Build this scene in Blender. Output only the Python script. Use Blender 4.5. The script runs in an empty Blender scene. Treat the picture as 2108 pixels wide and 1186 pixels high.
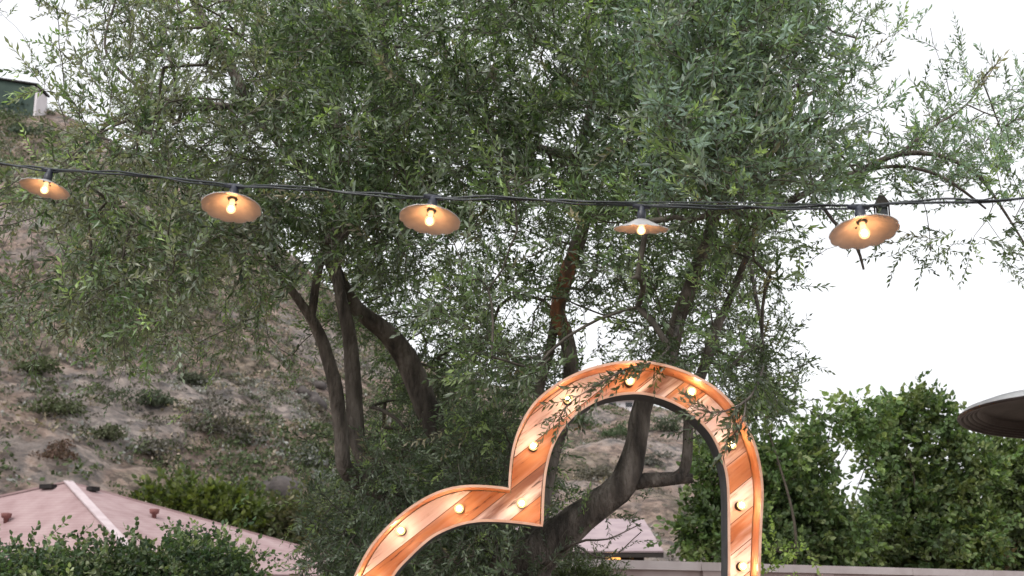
import bpy, math, random
import numpy as np
from mathutils import Vector, noise
rng = np.random.default_rng(7)
random.seed(7)
R = math.radians
scene = bpy.context.scene
COL = scene.collection

# ------------------------------------------------------------------ camera, sky, sun, exposure
F = 2600.0                       # focal length in photograph pixels (2108 wide)
PITCH = math.atan(637.0 / F)
CAMZ = 1.6
cam_d = bpy.data.cameras.new('camera')
cam = bpy.data.objects.new('camera', cam_d)
COL.objects.link(cam)
cam.location = (0, 0, CAMZ)
cam.rotation_euler = (math.pi / 2 + PITCH, 0, 0)
cam_d.sensor_width = 36
cam_d.lens = 36 * F / 2108
cam_d.clip_start = 0.05
cam_d.clip_end = 3000
cam_d.dof.use_dof = True
cam_d.dof.focus_distance = 6.7
cam_d.dof.aperture_fstop = 4.8
scene.camera = cam

world = bpy.data.worlds.new('World')
scene.world = world
world.use_nodes = True
wn = world.node_tree.nodes
wl = world.node_tree.links
bg = wn['Background']
sky = wn.new('ShaderNodeTexSky')
sky.sky_type = 'NISHITA'
sky.sun_disc = False
SUN_EL, SUN_AZ = R(52), R(215)       # azimuth from +Y clockwise: behind the camera, to the left
sky.sun_elevation = SUN_EL
sky.sun_rotation = SUN_AZ
sky.dust_density = 4.0
sky.air_density = 1.0
hs = wn.new('ShaderNodeHueSaturation')
hs.inputs['Saturation'].default_value = 0.10
wl.new(sky.outputs[0], hs.inputs['Color'])
# overcast: an even white layer of cloud over the sky colour
mx = wn.new('ShaderNodeMix'); mx.data_type = 'RGBA'
mx.inputs[0].default_value = 0.6
wl.new(hs.outputs[0], mx.inputs[6])
mx.inputs[7].default_value = (7.2, 7.3, 7.6, 1)
wl.new(mx.outputs[2], bg.inputs['Color'])
bg.inputs['Strength'].default_value = 0.12

sun_d = bpy.data.lights.new('sun', 'SUN')
sun_d.energy = 0.9
sun_d.angle = R(20)
sun_d.color = (1.0, 0.95, 0.88)
sun = bpy.data.objects.new('sun', sun_d)
COL.objects.link(sun)
sdir = Vector((math.sin(SUN_AZ) * math.cos(SUN_EL), math.cos(SUN_AZ) * math.cos(SUN_EL), math.sin(SUN_EL)))
sun.rotation_euler = sdir.to_track_quat('Z', 'Y').to_euler()
sun.location = sdir * 60

scene.view_settings.view_transform = 'Standard'
scene.view_settings.look = 'None'
scene.view_settings.gamma = 1
scene.view_settings.exposure = 0.78
scene.cycles.max_bounces = 8
scene.cycles.transparent_max_bounces = 8

# ------------------------------------------------------------------ helpers
cp, sp = math.cos(PITCH), math.sin(PITCH)
def P(px, py, Y):
    """world point seen at photograph pixel (px, py) at distance Y in front of the camera"""
    X = (px - 1054) / F; U = -(py - 593) / F
    dy = cp - sp * U; dz = sp + cp * U
    k = Y / dy
    return np.array([X * k, Y, CAMZ + dz * k])
def PV(px, py, Y):
    X = (px - 1054) / F; U = -(py - 593) / F
    dy = cp - sp * U; dz = sp + cp * U
    k = Y / dy
    return np.stack([X * k, Y, CAMZ + dz * k], -1)

def tag(o, label=None, cat=None, group=None, kind=None):
    if label: o['label'] = label
    if cat: o['category'] = cat
    if group: o['group'] = group
    if kind: o['kind'] = kind
    return o
def empty(name, loc, rot=(0, 0, 0)):
    o = bpy.data.objects.new(name, None)
    o.location = loc; o.rotation_euler = rot
    o.empty_display_size = 0.1
    COL.objects.link(o)
    return o
def copy_tree(o, parent=None):
    c = o.copy(); COL.objects.link(c)
    if parent is not None: c.parent = parent
    for ch in list(o.children): copy_tree(ch, c)
    return c

class MB:
    """collects quads / tris (numpy) with material index and tint, builds ONE mesh object"""
    def __init__(s):
        s.V = []; s.Q = []; s.M = []; s.T = []; s.n = 0; s.S = []
    def add(s, V, Q, mat=0, tint=None, smooth=True):
        V = np.asarray(V, float).reshape(-1, 3); Q = np.asarray(Q, int)
        s.V.append(V); s.Q.append(Q + s.n)
        m = np.full(len(Q), mat) if np.isscalar(mat) else np.asarray(mat)
        s.M.append(m); s.S.append(np.full(len(Q), smooth))
        if tint is None: tint = (0.5, 0.5, 0.5)
        t = np.asarray(tint, float)
        if t.ndim == 1: t = np.tile(t, (len(V), 1))
        s.T.append(t); s.n += len(V)
    def box(s, c, d, mat=0, rz=0.0, bevel=0.0, axis=None):
        c = np.asarray(c, float); d = np.asarray(d, float) / 2
        sg = np.array([[-1,-1,-1],[1,-1,-1],[1,1,-1],[-1,1,-1],[-1,-1,1],[1,-1,1],[1,1,1],[-1,1,1]], float)
        v = sg * d
        if rz:
            cc, ss = math.cos(rz), math.sin(rz)
            v = np.stack([v[:,0]*cc - v[:,1]*ss, v[:,0]*ss + v[:,1]*cc, v[:,2]], -1)
        s.add(v + c, [[0,3,2,1],[4,5,6,7],[0,1,5,4],[1,2,6,5],[2,3,7,6],[3,0,4,7]], mat, smooth=False)
    def lathe(s, prof, c=(0,0,0), n=32, mat=0, tint=None, wave=None):
        """prof: list of (r, z) """
        a = np.linspace(0, 2*math.pi, n, endpoint=False)
        V = []
        for r, z in prof:
            V.append(np.stack([r*np.cos(a), r*np.sin(a), np.full(n, z)], -1))
        V = np.concatenate(V) + np.asarray(c)
        Q = []
        for i in range(len(prof)-1):
            for j in range(n):
                k = (j+1) % n
                Q.append([i*n+j, i*n+k, (i+1)*n+k, (i+1)*n+j])
        s.add(V, Q, mat, tint)
    def tube(s, pts, rad, n=8, mat=0, tint=None, rough=0.0, cap=True):
        V, Q = tube(pts, rad, n, rough, cap)
        s.add(V, Q, mat, tint)
    def build(s, name, mats, parent=None, tintattr=False, loc=None):
        V = np.concatenate(s.V); Q = np.concatenate(s.Q)
        me = bpy.data.meshes.new(name)
        me.vertices.add(len(V)); me.vertices.foreach_set('co', V.astype(np.float32).ravel())
        me.loops.add(Q.size); me.loops.foreach_set('vertex_index', Q.ravel().astype(np.int32))
        me.polygons.add(len(Q))
        me.polygons.foreach_set('loop_start', np.arange(0, Q.size, 4, dtype=np.int32))
        me.polygons.foreach_set('loop_total', np.full(len(Q), 4, dtype=np.int32))
        me.polygons.foreach_set('material_index', np.concatenate(s.M).astype(np.int32))
        me.polygons.foreach_set('use_smooth', np.concatenate(s.S))
        if tintattr:
            T = np.concatenate(s.T)
            at = me.color_attributes.new('tint', 'FLOAT_COLOR', 'POINT')
            at.data.foreach_set('color', np.concatenate([T, np.ones((len(T), 1))], 1).astype(np.float32).ravel())
        me.update(calc_edges=True)
        me.validate(clean_customdata=False)
        for m in (mats if isinstance(mats, (list, tuple)) else [mats]): me.materials.append(m)
        o = bpy.data.objects.new(name, me)
        COL.objects.link(o)
        if parent is not None: o.parent = parent
        if loc is not None: o.location = loc
        return o

def frames(pts):
    pts = np.asarray(pts, float)
    t = np.gradient(pts, axis=0); t /= np.linalg.norm(t, axis=1)[:, None] + 1e-12
    up = np.array([0, 0, 1.]) if abs(t[0][2]) < .9 else np.array([1., 0, 0])
    u = np.cross(t[0], up); u /= np.linalg.norm(u)
    U = []
    for k in range(len(pts)):
        u = u - t[k] * np.dot(u, t[k]); u /= np.linalg.norm(u) + 1e-12
        U.append(u)
    U = np.array(U); W = np.cross(t, U)
    return t, U, W
def tube(pts, rad, n=8, rough=0.0, cap=True):
    pts = np.asarray(pts, float); m = len(pts)
    rad = np.broadcast_to(np.asarray(rad, float), (m,)).copy()
    t, U, W = frames(pts)
    a = np.linspace(0, 2*math.pi, n, endpoint=False)
    r = np.tile(rad[:, None], (1, n))
    if rough:
        ph = rng.uniform(0, 6, 4)
        s = np.arange(m)[:, None]
        r = r * (1 + rough*np.sin(2*a[None]+ph[0]+s*.35)*.6 + rough*np.sin(5*a[None]+ph[1]-s*.2)*.5 + rough*.5*rng.normal(size=(m, n)))
    V = pts[:, None] + r[..., None]*(np.cos(a)[None, :, None]*U[:, None] + np.sin(a)[None, :, None]*W[:, None])
    V = V.reshape(-1, 3)
    i = np.arange(m-1)[:, None]*n; j = np.arange(n)[None]; k = (j+1) % n
    Q = np.stack([i+j, i+k, i+n+k, i+n+j], -1).reshape(-1, 4)
    if cap and n % 2 == 0:
        c = []
        for b in (0, (m-1)*n):
            for q in range(1, n//2):
                if b == 0: c.append([b+q-1, b+q, b+n-1-q, b+n-q if q > 0 else b]) 
                else: c.append([b+q, b+q-1, b+n-q, b+n-1-q])
        c = [[x if x < m*n else x-n for x in qq] for qq in c]
        Q = np.concatenate([Q, np.array(c)])
    return V, Q
def smooth_path(pts, step=0.08, rad=None):
    pts = np.asarray(pts, float)
    q = np.concatenate([[2*pts[0]-pts[1]], pts, [2*pts[-1]-pts[-2]]])
    if rad is not None:
        rad = np.asarray(rad, float); rr = np.concatenate([[rad[0]], rad, [rad[-1]]])
    out = []; ro = []
    for i in range(1, len(q)-2):
        L = np.linalg.norm(q[i+1]-q[i]); k = max(2, int(L/step))
        t = np.linspace(0, 1, k, endpoint=False)[:, None]
        out.append(.5*((2*q[i]) + (-q[i-1]+q[i+1])*t + (2*q[i-1]-5*q[i]+4*q[i+1]-q[i+2])*t**2 + (-q[i-1]+3*q[i]-3*q[i+1]+q[i+2])*t**3))
        if rad is not None: ro.append(rr[i]*(1-t[:, 0]) + rr[i+1]*t[:, 0])
    out.append(q[-2][None]);
    if rad is not None: ro.append([rr[-2]]); return np.concatenate(out), np.concatenate(ro)
    return np.concatenate(out)

# ------------------------------------------------------------------ materials
def new_mat(name):
    m = bpy.data.materials.new(name); m.use_nodes = True
    nt = m.node_tree; b = nt.nodes['Principled BSDF']
    return m, nt.nodes, nt.links, b
def ramp(n, stops):
    r = n.new('ShaderNodeValToRGB'); e = r.color_ramp.elements
    while len(e) < len(stops): e.new(0.5)
    for i, (p, c) in enumerate(stops):
        e[i].position = p; e[i].color = (*c, 1)
    return r
def noisy(name, c1, c2, scale=8, detail=6, rough=0.8, bump=0.2, stretch=(1,1,1), c3=None, metal=0.0, bdist=0.01, lo=.35, hi=.65):
    m, n, l, b = new_mat(name)
    tc = n.new('ShaderNodeTexCoord'); mp = n.new('ShaderNodeMapping')
    mp.inputs['Scale'].default_value = stretch
    l.new(tc.outputs['Object'], mp.inputs[0])
    nz = n.new('ShaderNodeTexNoise'); nz.inputs['Scale'].default_value = scale; nz.inputs['Detail'].default_value = detail
    l.new(mp.outputs[0], nz.inputs[0])
    st = [(lo, c1), (hi, c2)] if c3 is None else [(lo, c1), ((lo+hi)/2, c2), (hi, c3)]
    r = ramp(n, st); l.new(nz.outputs[0], r.inputs[0]); l.new(r.outputs[0], b.inputs['Base Color'])
    b.inputs['Roughness'].default_value = rough; b.inputs['Metallic'].default_value = metal
    bp = n.new('ShaderNodeBump'); bp.inputs['Strength'].default_value = bump; bp.inputs['Distance'].default_value = bdist
    n2 = n.new('ShaderNodeTexNoise'); n2.inputs['Scale'].default_value = scale*5; n2.inputs['Detail'].default_value = 4
    l.new(mp.outputs[0], n2.inputs[0]); l.new(n2.outputs[0], bp.inputs['Height']); l.new(bp.outputs[0], b.inputs['Normal'])
    return m
def leaf_mat(name, back=(0.16, 0.18, 0.13), backmix=0.55, trans=0.28, rough=0.5, spec=0.35):
    m, n, l, b = new_mat(name)
    at = n.new('ShaderNodeAttribute'); at.attribute_name = 'tint'
    ge = n.new('ShaderNodeNewGeometry')
    mul = n.new('ShaderNodeMath'); mul.operation = 'MULTIPLY'; mul.inputs[1].default_value = backmix
    l.new(ge.outputs['Backfacing'], mul.inputs[0])
    mix = n.new('ShaderNodeMix'); mix.data_type = 'RGBA'
    l.new(mul.outputs[0], mix.inputs[0]); l.new(at.outputs['Color'], mix.inputs[6]); mix.inputs[7].default_value = (*back, 1)
    l.new(mix.outputs[2], b.inputs['Base Color'])
    b.inputs['Roughness'].default_value = rough
    b.inputs['Specular IOR Level'].default_value = spec
    tr = n.new('ShaderNodeBsdfTranslucent')
    g = n.new('ShaderNodeMix'); g.data_type = 'RGBA'; g.blend_type = 'MULTIPLY'; g.inputs[0].default_value = 1
    l.new(at.outputs['Color'], g.inputs[6]); g.inputs[7].default_value = (1.3, 1.5, 0.6, 1)
    l.new(g.outputs[2], tr.inputs['Color'])
    ms = n.new('ShaderNodeMixShader'); ms.inputs[0].default_value = trans
    l.new(b.outputs[0], ms.inputs[1]); l.new(tr.outputs[0], ms.inputs[2])
    l.new(ms.outputs[0], n['Material Output'].inputs[0])
    return m
def emis(name, col, s):
    m, n, l, b = new_mat(name)
    b.inputs['Base Color'].default_value = (.9, .85, .75, 1)
    b.inputs['Emission Color'].default_value = (*col, 1); b.inputs['Emission Strength'].default_value = s
    return m

def glow_glass(name, col, s_):
    m, n, l, b = new_mat(name)
    e = n.new('ShaderNodeEmission'); e.inputs[0].default_value = (*col, 1); e.inputs[1].default_value = s_
    t = n.new('ShaderNodeBsdfTransparent'); x = n.new('ShaderNodeMixShader'); x.inputs[0].default_value = .5
    l.new(t.outputs[0], x.inputs[1]); l.new(e.outputs[0], x.inputs[2])
    g = n.new('ShaderNodeBsdfGlossy'); g.inputs['Roughness'].default_value = .1
    y = n.new('ShaderNodeMixShader'); y.inputs[0].default_value = .06; l.new(x.outputs[0], y.inputs[1]); l.new(g.outputs[0], y.inputs[2])
    l.new(y.outputs[0], n['Material Output'].inputs[0]); return m
def ball(mb, c, r, n=12, zs=1.0):
    mb.lathe([(max(.0002, r*math.sin(a)), r*zs*math.cos(a)) for a in np.linspace(0, math.pi, 9)], c, n)
M_bark = noisy('olive bark', (.05, .042, .037), (.13, .108, .093), scale=11, rough=.95, bump=1.0, stretch=(1, 1, .3), c3=(.25, .215, .19), bdist=.035)
M_rust = noisy('rusty bare bark', (.16, .075, .045), (.32, .14, .075), scale=9, rough=.9, bump=.8, stretch=(1, 1, .35), c3=(.10, .075, .06), bdist=.02)
M_bark2 = noisy('grey twig bark', (.07, .06, .05), (.14, .12, .10), scale=20, rough=.9)
M_bark3 = noisy('dark tree bark', (.05, .04, .03), (.10, .08, .06), scale=12, rough=.9, bump=.6)
M_olive = leaf_mat('olive leaf', back=(.25, .28, .22), backmix=.6, rough=.38, spec=.6, trans=.34)
M_broad = leaf_mat('broad leaf', back=(.10, .14, .06), backmix=.4, trans=.3)
M_scrub = leaf_mat('dry scrub leaf', back=(.15, .14, .11), backmix=.3, trans=.15, rough=.8, spec=.1)
M_dkgrey = noisy('charcoal painted metal', (.065, .065, .07), (.10, .10, .108), scale=14, rough=.6, bump=.15)
M_cable = noisy('black rubber cable', (.008, .012, .015), (.02, .026, .03), scale=30, rough=.32, bump=.1)
M_socket = noisy('black plastic socket', (.012, .014, .022), (.03, .034, .05), scale=30, rough=.42, bump=.1)

# ================================================================== ground and hillside (structure)
M_soil = noisy('garden soil', (.10, .075, .055), (.17, .13, .10), scale=1.2, rough=.95, bump=.5, bdist=.05)
mb = MB()
gx = np.array([-1500, -300, -60, -20, 0, 20, 60, 300, 1500.]); gy = np.array([-1500, -200, -30, 0, 15, 30, 60, 300, 1500.])
V = [(x, y, 0) for y in gy for x in gx]; n_ = len(gx)
mb.add(V, [[j*n_+i, j*n_+i+1, (j+1)*n_+i+1, (j+1)*n_+i] for j in range(n_-1) for i in range(n_-1)])
tag(mb.build('ground', M_soil), kind='structure')

SKY_PTS = [(-900, -60), (-400, 40), (0, 212), (75, 220), (130, 236), (250, 310), (450, 420), (600, 520), (700, 610), (850, 735), (1000, 790),
           (1150, 822), (1250, 826), (1330, 836), (1450, 865), (1600, 960), (1720, 1050), (1790, 1062), (1900, 1090), (2200, 1110), (3000, 1120)]
_az, _te = [], []
for a, b_ in SKY_PTS:
    d = P(a, b_, 100.0) - np.array([0, 0, CAMZ]); _az.append(math.atan2(d[0], d[1])); _te.append(d[2]/math.hypot(d[0], d[1]))
def nz(x, y, s, o=0.0):
    return noise.noise(Vector((x*s+o, y*s-o, o*.37)))
def hill_z(az, r):
    te = float(np.interp(az, _az, _te))
    Rr = 118 + 10*math.sin(az*7)
    zr = CAMZ + Rr*te
    s = (r-43)/(Rr-43)
    x, y = r*math.sin(az), r*math.cos(az)
    if s <= 1:
        s_ = max(s, 0)
        z = -0.4 + (zr+0.4)*(s_**0.93)
        env = min(1, s_*4)*(1-.85*max(0, (s-.8)/.2))
    else:
        z = zr - (r-Rr)*0.35 - 1.5*max(0, te)*0; env = .15
        z = max(z, -1.0)
    z += env*(2.4*nz(x, y, .045) + 1.5*nz(x, y, .12, 5) + .6*nz(x, y, .35, 9) + .35*nz(x, y, .9, 3) + .15*nz(x, y, 2.3, 1))
    return z
na, nr = 420, 190
AZ = np.linspace(-R(70), R(60), na)
RR = np.concatenate([np.linspace(42, 135, 160), np.linspace(138, 420, 30)])
HV = np.array([[r*math.sin(a), r*math.cos(a), hill_z(a, r)] for r in RR for a in AZ])
i, j = np.meshgrid(np.arange(nr-1), np.arange(na-1), indexing='ij')
HQ = np.stack([i*na+j, i*na+j+1, (i+1)*na+j+1, (i+1)*na+j], -1).reshape(-1, 4)
m, n, l, b = new_mat('dry chaparral slope')
tc = n.new('ShaderNodeTexCoord')
na_ = n.new('ShaderNodeTexNoise'); na_.inputs['Scale'].default_value = .10; na_.inputs['Detail'].default_value = 9; na_.inputs['Roughness'].default_value = .68
nb_ = n.new('ShaderNodeTexNoise'); nb_.inputs['Scale'].default_value = 1.1; nb_.inputs['Detail'].default_value = 10; nb_.inputs['Roughness'].default_value = .78; nb_.inputs['Distortion'].default_value = 0
for q in (na_, nb_): l.new(tc.outputs['Object'], q.inputs[0])
r1 = ramp(n, [(.38, (.07, .058, .05)), (.45, (.21, .165, .14)), (.52, (.40, .305, .255)), (.60, (.57, .46, .40))])
l.new(nb_.outputs[0], r1.inputs[0])
r2 = ramp(n, [(.41, (.07, .085, .05)), (.46, (.16, .155, .13)), (.51, (.34, .255, .22)), (.56, (.26, .26, .265)), (.62, (.38, .38, .39))])
l.new(na_.outputs[0], r2.inputs[0])
mm = n.new('ShaderNodeMix'); mm.data_type = 'RGBA'; mm.inputs[0].default_value = .45
l.new(r1.outputs[0], mm.inputs[6]); l.new(r2.outputs[0], mm.inputs[7])
vo = n.new('ShaderNodeTexVoronoi'); vo.inputs['Scale'].default_value = 2.3; vo.inputs['Randomness'].default_value = 1
wob = n.new('ShaderNodeMix'); wob.data_type = 'RGBA'; wob.blend_type = 'ADD'; wob.inputs[0].default_value = .9
l.new(tc.outputs['Object'], wob.inputs[6]); l.new(nb_.outputs['Color'], wob.inputs[7]); l.new(wob.outputs[2], vo.inputs['Vector'])
vr = ramp(n, [(.0, (.45, .45, .45)), (.35, (.9, .88, .86)), (.7, (1.25, 1.2, 1.15))]); vs = n.new('ShaderNodeSeparateXYZ'); l.new(vo.outputs['Color'], vs.inputs[0]); l.new(vs.outputs[0], vr.inputs[0])
vm = n.new('ShaderNodeMix'); vm.data_type = 'RGBA'; vm.blend_type = 'MULTIPLY'; vm.inputs[0].default_value = .8
l.new(mm.outputs[2], vm.inputs[6]); l.new(vr.outputs[0], vm.inputs[7]); l.new(vm.outputs[2], b.inputs['Base Color'])
b.inputs['Roughness'].default_value = .95; b.inputs['Specular IOR Level'].default_value = .1
bp = n.new('ShaderNodeBump'); bp.inputs['Strength'].default_value = .9; bp.inputs['Distance'].default_value = .8
l.new(nb_.outputs[0], bp.inputs['Height']); l.new(bp.outputs[0], b.inputs['Normal'])
M_hill = m
mb = MB(); mb.add(HV, HQ)
tag(mb.build('hillside', M_hill), kind='structure')

# ------------------------------------------------------------------ foliage machinery
def rot_basis(d, roll):
    """columns: x along d"""
    d = d/np.linalg.norm(d, axis=1)[:, None]
    up = np.tile(np.array([0, 0, 1.]), (len(d), 1)); up[np.abs(d[:, 2]) > .95] = (1, 0, 0)
    s = np.cross(up, d); s /= np.linalg.norm(s, axis=1)[:, None]
    t = np.cross(d, s)
    c, q = np.cos(roll)[:, None], np.sin(roll)[:, None]
    return np.stack([d, s*c+t*q, -s*q+t*c], -1)       # (N,3,3)
def spray_template(L, pairs, ll, lw, droop=.15, spread=.8, jit=.25, rg=rng, wide=.45, alt=False):
    """a leafy shoot along +X. returns verts, quads, mats, leaf id per vertex"""
    V, Q, Mt, I = [], [], [], []
    n0 = 0
    k = 5
    s = np.linspace(0, 1, k)
    side = rg.normal(0, .12)*L
    sp_ = np.stack([L*s, side*s*s, -droop*L*s*s], -1)
    tv, tq = tube(sp_, np.linspace(.0022, .001, k)*max(1, L/.25), 3, cap=False)
    V.append(tv); Q.append(tq); Mt += [1]*len(tq); I += [-1]*len(tv); n0 = len(tv)
    lid = 0
    for p in range(pairs+1):
        t = .12 + .88*p/pairs
        base = np.array([L*t, side*t*t, -droop*L*t*t])
        ang0 = (p % 2)*math.pi/2 + rg.normal(0, .3)
        sides = [0, 1] if p < pairs else [0]
        for sd in sides:
            a = ang0 + sd*math.pi
            sprd = spread*(1-.35*t) + rg.normal(0, jit*.6) if p < pairs else .1
            out = np.array([0, math.cos(a), math.sin(a)])
            d = np.array([math.cos(sprd), 0, 0]) + out*math.sin(sprd); d += rg.normal(0, jit*.35, 3)
            d /= np.linalg.norm(d)
            le = ll*rg.uniform(.7, 1.15)*(1-.25*abs(t-.5)); w = lw*rg.uniform(.8, 1.2)
            nrm = np.cross(d, np.cross(out, d)+rg.normal(0, .35, 3)); wdt = np.cross(d, nrm+rg.normal(0, .3, 3)); wdt /= np.linalg.norm(wdt)+1e-9
            nr_ = np.cross(wdt, d)
            b0 = base; tip = base + d*le - np.array([0, 0, 1])*0 + nr_*le*rg.normal(0, .10)
            mid = base + d*le*wide + nr_*le*rg.normal(0.03, .04)
            if ll/lw < 3:   # broad leaf: hexagon as two quads
                m2 = base + d*le*.78 + nr_*le*.02
                vv = [b0, mid-wdt*w/2+nr_*w*.15, m2-wdt*w*.33, tip, m2+wdt*w*.33, mid+wdt*w/2+nr_*w*.15]
                V.append(np.array(vv)); Q.append(np.array([[0, 1, 2, 3], [0, 3, 4, 5]])+n0); Mt += [0, 0]; I += [lid]*6; n0 += 6
            else:
                vv = [b0, mid-wdt*w/2, tip, mid+wdt*w/2]
                V.append(np.array(vv)); Q.append(np.array([[0, 1, 2, 3]])+n0); Mt += [0]; I += [lid]*4; n0 += 4
            lid += 1
    return np.concatenate(V), np.concatenate(Q), np.array(Mt), np.array(I)
def place_sprays(mb, temps, pos, dirs, scale, tints, twig_tint=(.2, .18, .15), jitter=.25):
    pick = rng.integers(0, len(temps), len(pos)); roll = rng.uniform(0, 2*math.pi, len(pos))
    B = rot_basis(dirs, roll)
    for k, (tv, tq, tm, ti) in enumerate(temps):
        ix = np.where(pick == k)[0]
        if not len(ix): continue
        V = np.einsum('nij,vj->nvi', B[ix], tv)*scale[ix][:, None, None] + pos[ix][:, None]
        nv = len(tv)
        Q = tq[None] + (np.arange(len(ix))*nv)[:, None, None]
        nl = ti.max()+1
        br = 1 + jitter*rng.normal(size=(len(ix), nl+1))
        br = np.clip(br, .45, 1.8)[:, ti]
        T = tints[ix][:, None]*br[..., None]
        T[:, ti < 0] = twig_tint
        mb.add(V.reshape(-1, 3), Q.reshape(-1, 4), np.tile(tm, len(ix)), T.reshape(-1, 3), smooth=False)
def grow(nodes, attr, rtip=.0016, seg=.10, sag=.12, pw=.46, rcap=.03):
    """join every attractor to the growing skeleton: natural branching. returns tubes"""
    attr = np.asarray(attr)
    N = [np.asarray(nodes, float)]
    base = N[0]
    d0 = np.array([np.min(np.sum((base-a)**2, 1)) for a in attr])
    order = np.argsort(d0)
    pts = np.empty((len(base)+len(attr)*30, 3)); cnt = len(base); pts[:cnt] = base
    par = np.full(len(pts), -1); tipn = np.zeros(len(pts)); paths = []
    dirs = np.zeros((len(attr), 3))
    for ai in order:
        a = attr[ai]
        dd = pts[:cnt]-a; q = np.sum(dd*dd, 1) + .25*np.maximum(0, dd[:, 2])**2
        k = int(np.argmin(q)); p = pts[k]; Ld = math.sqrt(np.sum((p-a)**2))
        m = max(2, min(24, int(Ld/seg)))
        t = np.linspace(0, 1, m+1)[1:, None]
        off = rng.normal(0, .07*Ld, 3)
        c = p*(1-t)+a*t + np.array([0, 0, 1.])*sag*Ld*4*t*(1-t) + off*(4*t*(1-t)) + rng.normal(0, .01, (m, 3))*(1-t)
        idx = np.arange(cnt, cnt+m)
        pts[idx] = c; par[idx[0]] = k; par[idx[1:]] = idx[:-1]; cnt += m
        tipn[idx[-1]] += 1
        paths.append((k, idx))
        e = c[-1]-(c[-2] if m > 1 else p); dirs[ai] = e/(np.linalg.norm(e)+1e-9)
    for i in range(cnt-1, len(base)-1, -1): tipn[par[i]] += tipn[i]
    rad = np.minimum(rcap, rtip*np.maximum(tipn, 1)**pw)
    tubes = []
    for k, idx in paths:
        ii = np.concatenate([[k], idx])
        r = rad[ii].copy(); r[0] = r[1]
        tubes.append((pts[ii], r))
    return tubes, dirs, pts[len(base):cnt]
def add_tubes(mb, tubes, mat, tint=(.2, .18, .15), n=4):
    for p, r in tubes: mb.tube(p, r, n if r.max() < .008 else 6, mat, tint, cap=False)

T_olive = [spray_template(.20, 8, .050, .0140, droop=d, spread=.85) for d in (.05, .15, .3, .1, .2, .4)]
T_round = [spray_template(.20, 4, .075, .048, droop=d, spread=1.0, jit=.5) for d in (.1, .2, .3, .0, .15)]
T_small = [spray_template(.13, 4, .045, .026, droop=d, spread=.95, jit=.5) for d in (.05, .15, .25, .0)]

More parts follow.
